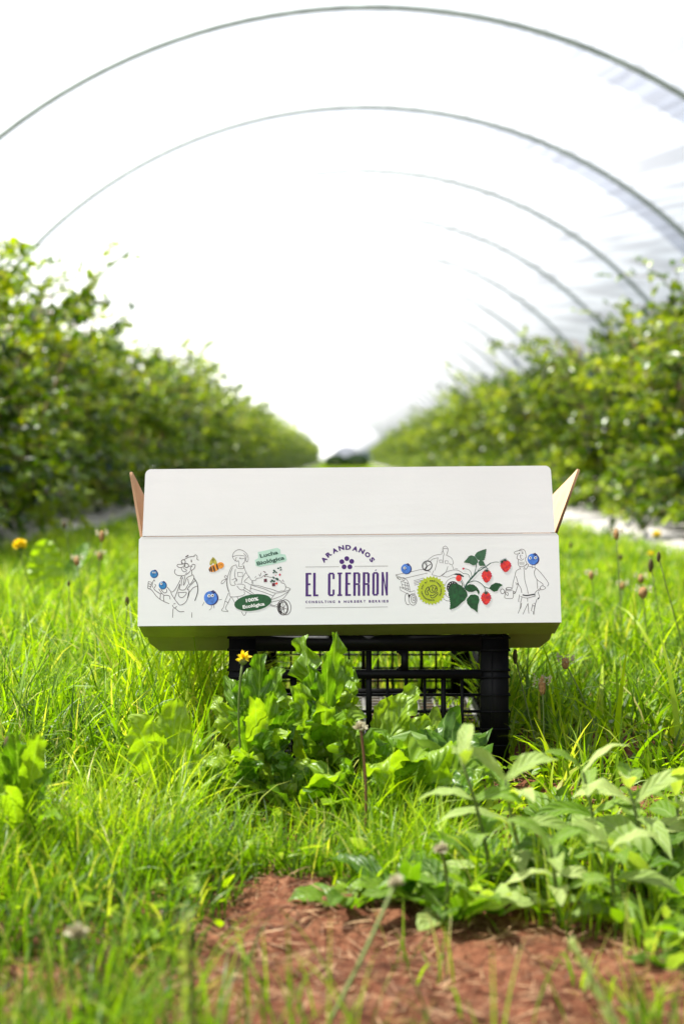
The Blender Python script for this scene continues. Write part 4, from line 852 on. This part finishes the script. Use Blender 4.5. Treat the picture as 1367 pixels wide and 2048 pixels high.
for args in ((1084,1388,2.02,'plantain stalk with reddish brown head and pale anther crown right of the crate','ring',.022,-.005,.0052),
 (1134,1335,2.10,'leaning plantain stalk with whitish anthers, upper right of the brown-headed one','ring',.014,.055,.0055),
 (1032,1325,2.10,'thin plantain stalk with small dark head close beside the crate post','bud',.018,.035,.0035),
 (1232,1078,3.1,'tall plantain with ring of pale anthers in front of the right weed mat','ring',.020,.01,.006),
 (1302,1142,2.9,'dark brown plantain bud on a leaning stalk at the right','bud',.022,.04,.0055),
 (1318,1122,2.7,'dark narrow plantain bud tilted at the right edge','bud',.016,.07,.004),
 (1182,1158,3.3,'faint reddish plantain head in the right grass, low of the tall one','ring',.016,.0,.006),
 (1280,1165,3.4,'pale blurred plantain flower in the right grass','ring',.018,.0,.007),
 (1285,1195,3.0,'pale fluffy plantain flower above the right grass clump','ring',.02,.02,.009),
 (1243,1178,3.6,'small pale blurred flower head among the right grass','ring',.016,.0,.007),
 (203,1082,3.4,'tall plantain with pale anthers left of the carton','ring',.022,-.02,.0065),
 (155,1130,3.3,'plantain with flat pale anther ring left of the carton, below the tall one','ring',.018,.02,.0065),
 (200,1120,3.5,'plantain with pale anthers close behind the tall one','ring',.018,.0,.0065),
 (254,1210,2.6,'small dark plantain bud just left of the printed gardener','bud',.014,-.01,.004),
 (130,1055,3.8,'dark plantain bud on a long leaning stalk before the left bushes','bud',.014,.06,.005),
 (138,1172,3.0,'tiny dark plantain bud standing in the left grass','bud',.010,.0,.003),
 (1240,1120,3.9,'small brown plantain head near the right weed mat','bud',.014,.0,.005),
 (1140,1095,4.2,'small yellowish seed head by the right side of the carton','bud',.014,.0,.005),
 (17,1500,1.62,'blurred dark seed head rising at the left edge','bud',.014,.0,.005)): plantain(*args)

def dandelion(hx,hy,Y,label,bx,r,n_=90,shape='ball',col='petal'):
    top=at(hx,hy,Y); base=np.array([top[0]+bx,Y,0.]); root=empty('dandelion',tuple(base)); tag(root,label,'flower')
    C=curve3(np.zeros(3),top-base,(-.012*np.sign(bx+.001),0,0)); b=MB(); b.tube(C,.0016,6,.3); b.build('stem',M['stem_green'],root,True)
    c=top-base; b=MB(); k=n_; ang=rng.uniform(0,6.28,k); el=rng.uniform(-.15,1.3,k); D=np.stack([np.cos(ang)*np.cos(el),np.sin(ang)*np.cos(el),np.sin(el)],1)
    scatter(b,tmpl(.22,.3),np.tile(c,(k,1)),D,randn(k),rng.uniform(.75,1.0,k)*r,rng.uniform(0,1,k)); b.build('flower_head',M[col],root)
    b=MB(); b.ball(c-np.array([0,0,r*.25]),(r*.45,r*.45,r*.4),8,6); b.build('sepal_cup',M['stem_green'],root,True)
dandelion(40,1092,3.6,'round yellow dandelion flower on a leaning stem at the left edge',.09,.021,220)
dandelion(486,1318,1.80,'wilting orange dandelion above the tall weed before the crate',.015,.012,30)
dandelion(1312,1070,5.2,'small yellow flower before the right weed mat',.0,.020,60)
dandelion(1300,1108,5.0,'second smaller yellow flower low at the right weed mat',.0,.013,40)
# withered head before the crate, foreground stalks
def spent(hx,hy,Y,label,r,base_px,m1='dry',m2='anther'):
    top=at(hx,hy,Y); base=gnd(*base_px); root=empty('spent_flower',tuple(base)); tag(root,label,'dry flower'); C=curve3(np.zeros(3),top-base,(.004,0,.004)); b=MB(); b.tube(C,.0017,6,.6); b.build('stem',M['dry'] if m1=='dry' else M['stem_green'],root,True)
    b=MB(); k=60; D=randn(k); D[:,2]=np.abs(D[:,2])*1.2-.2; D/=np.linalg.norm(D,axis=1,keepdims=True); scatter(b,tmpl(.3),np.tile(top-base,(k,1)),D,randn(k),rng.uniform(.5,1,k)*r,rng.uniform(0,1,k)); b.build('flower_head',M[m2],root)
spent(720,1455,1.66,'withered brown flower head with white fluff before the crate',.010,(728,1700))
spent(790,1765,1.18,'blurred pale flower head on a diagonal stalk over the bare soil',.009,(640,2080),'g')
spent(155,1868,1.12,'blurred pinkish spent flower in the lower left grass',.011,(160,2060),'g')
spent(880,1700,1.35,'pale blurred flower head above the dark low weeds',.010,(890,1840),'g')
def stalk(p,Y,label,r=.0035,seed=True):
    base=at(p[0][0],p[0][1],Y); base[2]=0; base=gnd(p[0][0],p[0][1]); top=at(p[1][0],p[1][1],p[1][2]); root=empty('grass_stalk',tuple(base)); tag(root,label,'grass stalk','blurred grass stalks in the foreground')
    C=curve3(np.zeros(3),top-base,(.004,0,.0)); b=MB(); b.tube(C,np.linspace(r*.8,r*.45,9),6,.75); b.build('stem',M['stem_green'],root,True)
    k=60; t=rng.uniform(.35,1.0,k)[:,None]; P=(top-base)*t; D=nrm(top-base)+randn(k,.35); b=MB(); scatter(b,tmpl(.25),P,D,randn(k),rng.uniform(.006,.010,k),rng.uniform(.85,1,k)); b.build('seed_spike',M['weed'],root)
stalk([(375,2200),(372,1835,.98)],1,'pale upright grass stalk in the lower left foreground',.0032)
stalk([(1290,2180),(1145,1890,1.08)],1,'pale grass stalk leaning left in the lower right foreground',.0022)

# ------------------------------------------------------------------ grass
def blades(mb, base, ang, lean, L, wd, rnd, curl, nseg=5):
    n_=len(base); d=np.stack([np.cos(ang),np.sin(ang),np.zeros(n_)],1); sd=np.stack([-np.sin(ang),np.cos(ang),np.zeros(n_)],1)
    tw=rng.uniform(-1.2,1.2,n_); P=[]; A=[]
    ws=[.75,1,.95,.72,.42,.04] if nseg==5 else [.9,1,.6,.04]
    th=lean.copy(); p=base.copy(); step=L/nseg
    for i in range(nseg+1):
        t=i/nseg; up=np.stack([d[:,0]*np.sin(th),d[:,1]*np.sin(th),np.cos(th)],1)
        if i>0: p=p+up*step[:,None]
        th=np.minimum(th+curl/nseg*(.4+1.4*t),2.4); a_=tw*t; s_=sd*np.cos(a_)[:,None]+np.cross(up,sd)*np.sin(a_)[:,None]
        P.append(p-s_*(wd*ws[i]/2)[:,None]); P.append(p+s_*(wd*ws[i]/2)[:,None])
        A.append(np.stack([np.zeros(n_),np.full(n_,t),rnd],1)); A.append(np.stack([np.ones(n_),np.full(n_,t),rnd],1))
    V=np.stack(P,1).reshape(-1,3); AA=np.stack(A,1).reshape(-1,3); K=2*(nseg+1)
    f=np.array([(2*i,2*i+1,2*i+3,2*i+2) for i in range(nseg)]); F=(f[None]+(np.arange(n_)*K)[:,None,None]).reshape(-1,4); mb.add(V,F,AA)
BX=[-400,0,250,380,430,560,640,760,1000,1180,1367,1800]; BY=[2030,2010,1980,1900,1830,1775,1790,1810,1850,1870,1890,1930]
def mask(X,Y):
    px=690+X/Y*FPX; py=915+H*FPX/Y; m_=np.ones(len(X)); lim=np.interp(px,BX,BY)+np.array([28*noise.noise(Vector((a*14,b*14,0))) for a,b in zip(X,Y)])
    m_=np.where(py>lim, .012, m_); m_=np.where((py>1950)&(px<330), .45, m_)
    m_=np.where((px>1240)&(py>1900), .30, m_)
    m_=np.where((px>1030)&(py>1455)&(py<1550), .30, m_); m_=np.where((px>930)&(px<1080)&(py>1590)&(py<1720), .10, m_); m_=np.where((px>950)&(py>1550)&(py<1860)&(m_>.5), .38, m_)
    m_=np.where((px>560)&(px<1000)&(py>1540)&(py<1600), .6*m_, m_)
    m_=np.where((px>940)&(px<1070)&(py>1490)&(py<1600), .22*m_, m_)
    return m_,px,py
def in_crate(X,Y): return (np.abs(X-XK)<hw+.004)&(Y>YK-.004)&(Y<YK+KL+.004)
clump=np.vectorize(lambda x,y: noise.noise(Vector((x*2.6,y*2.2,5)))+.5*noise.noise(Vector((x*7,y*6,9))))
g=MB()
def sow(y0,y1,dens,k,hx,Lf,wf_,nseg,tuft=6):
    n_=int(dens*(y1-y0)*2*hx((y0+y1)/2)/tuft); Y=rng.uniform(y0,y1,n_); X=rng.uniform(-1,1,n_)*hx(Y); m_,px,py=mask(X,Y); keep=rng.uniform(0,1,n_)<m_*np.clip(.72+1.1*clump(X*2.2,Y*2.2),.22,1.2); X=X[keep];Y=Y[keep]; px=px[keep];py=py[keep]
    X=np.repeat(X,tuft)+rng.normal(0,.010+.004*k,len(X)*tuft); Y=np.repeat(Y,tuft)+rng.normal(0,.010+.004*k,len(Y)*tuft); n_=len(X)
    cl=clump(X,Y); tm=np.repeat(rng.uniform(0,1,n_//tuft),tuft)
    L=Lf(X,Y)*(1+.45*cl)*rng.uniform(.55,1.15,n_); inside=in_crate(X,Y); L=np.where(inside,np.minimum(L,.05)*.5,L)
    near=(np.abs(X-XK)<hw+.03)&(Y>YK-.05)&(Y<YK+KL+.05); 
    z=np.array([ground_z(a,b) for a,b in zip(X,Y)])-.003 if y0<4 else np.zeros(n_)
    rnd=np.clip(np.interp(Y,[1.2,1.9],[.16,.42])+.42*cl+rng.normal(0,.20,n_)+.15*(tm-.5),0,1); rnd=np.where(rng.uniform(0,1,n_)<.065,rng.uniform(.88,1,n_),np.minimum(rnd,.84))
    lean=rng.uniform(.02,.55,n_); lean=np.where(near,lean*.5,lean)
    blades(g,np.stack([X,Y,z],1),rng.uniform(0,6.283,n_),lean,L,wf_(X,Y)*rng.uniform(.6,1.3,n_),rnd,rng.uniform(.1,1.5,n_),nseg)
def Lnear(X,Y):
    base=np.interp(Y,[.9,1.3,1.5,1.75,1.95,2.4,3,5],[.048,.064,.075,.095,.145,.15,.14,.11]); px=690+X/Y*FPX
    base=np.where((px>430)&(px<960)&(Y>1.72)&(Y<2.1), np.minimum(base,.075), base)
    base=np.where((px>900)&(px<1090)&(Y>1.55)&(Y<2.05), np.minimum(base,.042), base)
    base=np.where((px<400)&(Y<1.75), base*1.25, base)
    base=np.where((px<430)&(Y>1.85)&(Y<2.9), base*1.28, base)
    return np.where((X>.22)&(Y>1.75)&(Y<2.25), base*.75, base)
sow(.95,1.75,27000,.3,lambda y:.27*y+.06,Lnear,lambda X,Y:.0024+.0*X,5)
def near_tufts():
    n_=1100; Y=rng.uniform(.80,1.16,n_); X=rng.uniform(-.30,.28,n_); k_=rng.uniform(0,1,n_)<np.interp(X/Y*FPX+690,[0,330,420,740,800,1367],[1,.9,.4,.35,.06,.10]); X=X[k_];Y=Y[k_]; n_=len(X)
    blades(g,np.stack([X,Y,0*X],1),rng.uniform(0,6.28,n_),rng.uniform(.05,.5,n_),rng.uniform(.05,.125,n_),rng.uniform(.0014,.0030,n_),rng.uniform(.05,.6,n_),rng.uniform(.1,1.3,n_),5)
near_tufts()
sow(1.75,2.6,10500,.6,lambda y:.27*y+.08,Lnear,lambda X,Y:.0046+.0*X,5)
sow(2.6,4.2,5500,1,lambda y:.27*y+.1,Lnear,lambda X,Y:.0056+.0*X,5)
sow(4.2,8,4200,2,lambda y:np.minimum(1.56,.3*y),lambda X,Y:np.where(X>.8,.075,.11),lambda X,Y:.006+.0*X,3)
sow(8,20,1200,4,lambda y:1.54+0*y,lambda X,Y:np.where(X>.8,.06,.10),lambda X,Y:.011+.0*X,3)
sow(20,99,160,5,lambda y:1.45+0*y,lambda X,Y:.09+0*X,lambda X,Y:.03+.0*X,3)
tag(g.build('grass', M['grass']), 'bright green grass growing between the two beds', 'grass', kind='stuff')
# a few coarser blades, part of the grass read as one mass
g=MB(); n_=260; Y=rng.uniform(1.9,3.4,n_); X=rng.uniform(-1,1,n_)*(.27*Y); k_=~in_crate(X,Y)&~((np.abs(X)<.31)&(Y<2.1)); X=X[k_];Y=Y[k_]; n_=len(X)
blades(g,np.stack([X,Y,0*X],1),rng.uniform(0,6.28,n_),rng.uniform(.1,.6,n_),rng.uniform(.13,.23,n_),rng.uniform(.006,.009,n_),rng.uniform(.4,.84,n_),rng.uniform(.1,1.2,n_),5)
# lower, small-leaved ground cover
n_=5200; Y=rng.uniform(1.25,2.6,n_); X=rng.uniform(-1,1,n_)*(.27*Y); m_,px,py=mask(X,Y); k_=(rng.uniform(0,1,n_)<np.where(px>900,.9,.35)*np.where(m_<.02,.02,1))&~in_crate(X,Y); X=X[k_];Y=Y[k_]; n_=len(X)
z=np.array([ground_z(a,b) for a,b in zip(X,Y)]); D=randn(n_,.8); D[:,2]=np.abs(D[:,2])*.6; NN=randn(n_,.35); NN[:,2]+=1
scatter(g,tmpl(.28),np.stack([X,Y,z+rng.uniform(.002,.035,n_)],1),D,NN,rng.uniform(.012,.028,n_),rng.uniform(.1,.8,n_))
tag(g.build('ground_cover', M['grass']), 'coarse blades and small-leaved weeds low among the grass', 'ground cover', kind='stuff')
# straw and dry bits on the soil
g=MB(); n_=15000; Y=rng.uniform(.95,2.4,n_); X=rng.uniform(-1,1,n_)*(.27*Y+.05); z=np.array([ground_z(a,b) for a,b in zip(X,Y)])+rng.uniform(.001,.007,n_)
k_=~in_crate(X,Y); X=X[k_];Y=Y[k_];z=z[k_];n_=len(X)
blades(g,np.stack([X,Y,z],1),rng.uniform(0,6.28,n_),rng.normal(1.50,.13,n_),rng.uniform(.008,.035,n_),rng.uniform(.0006,.0020,n_),rng.uniform(.0,1,n_)**.8,rng.uniform(-.25,.4,n_),3)
tag(g.build('straw', M['dry']), 'dry straw and plant litter scattered over the red soil', 'straw', kind='stuff')
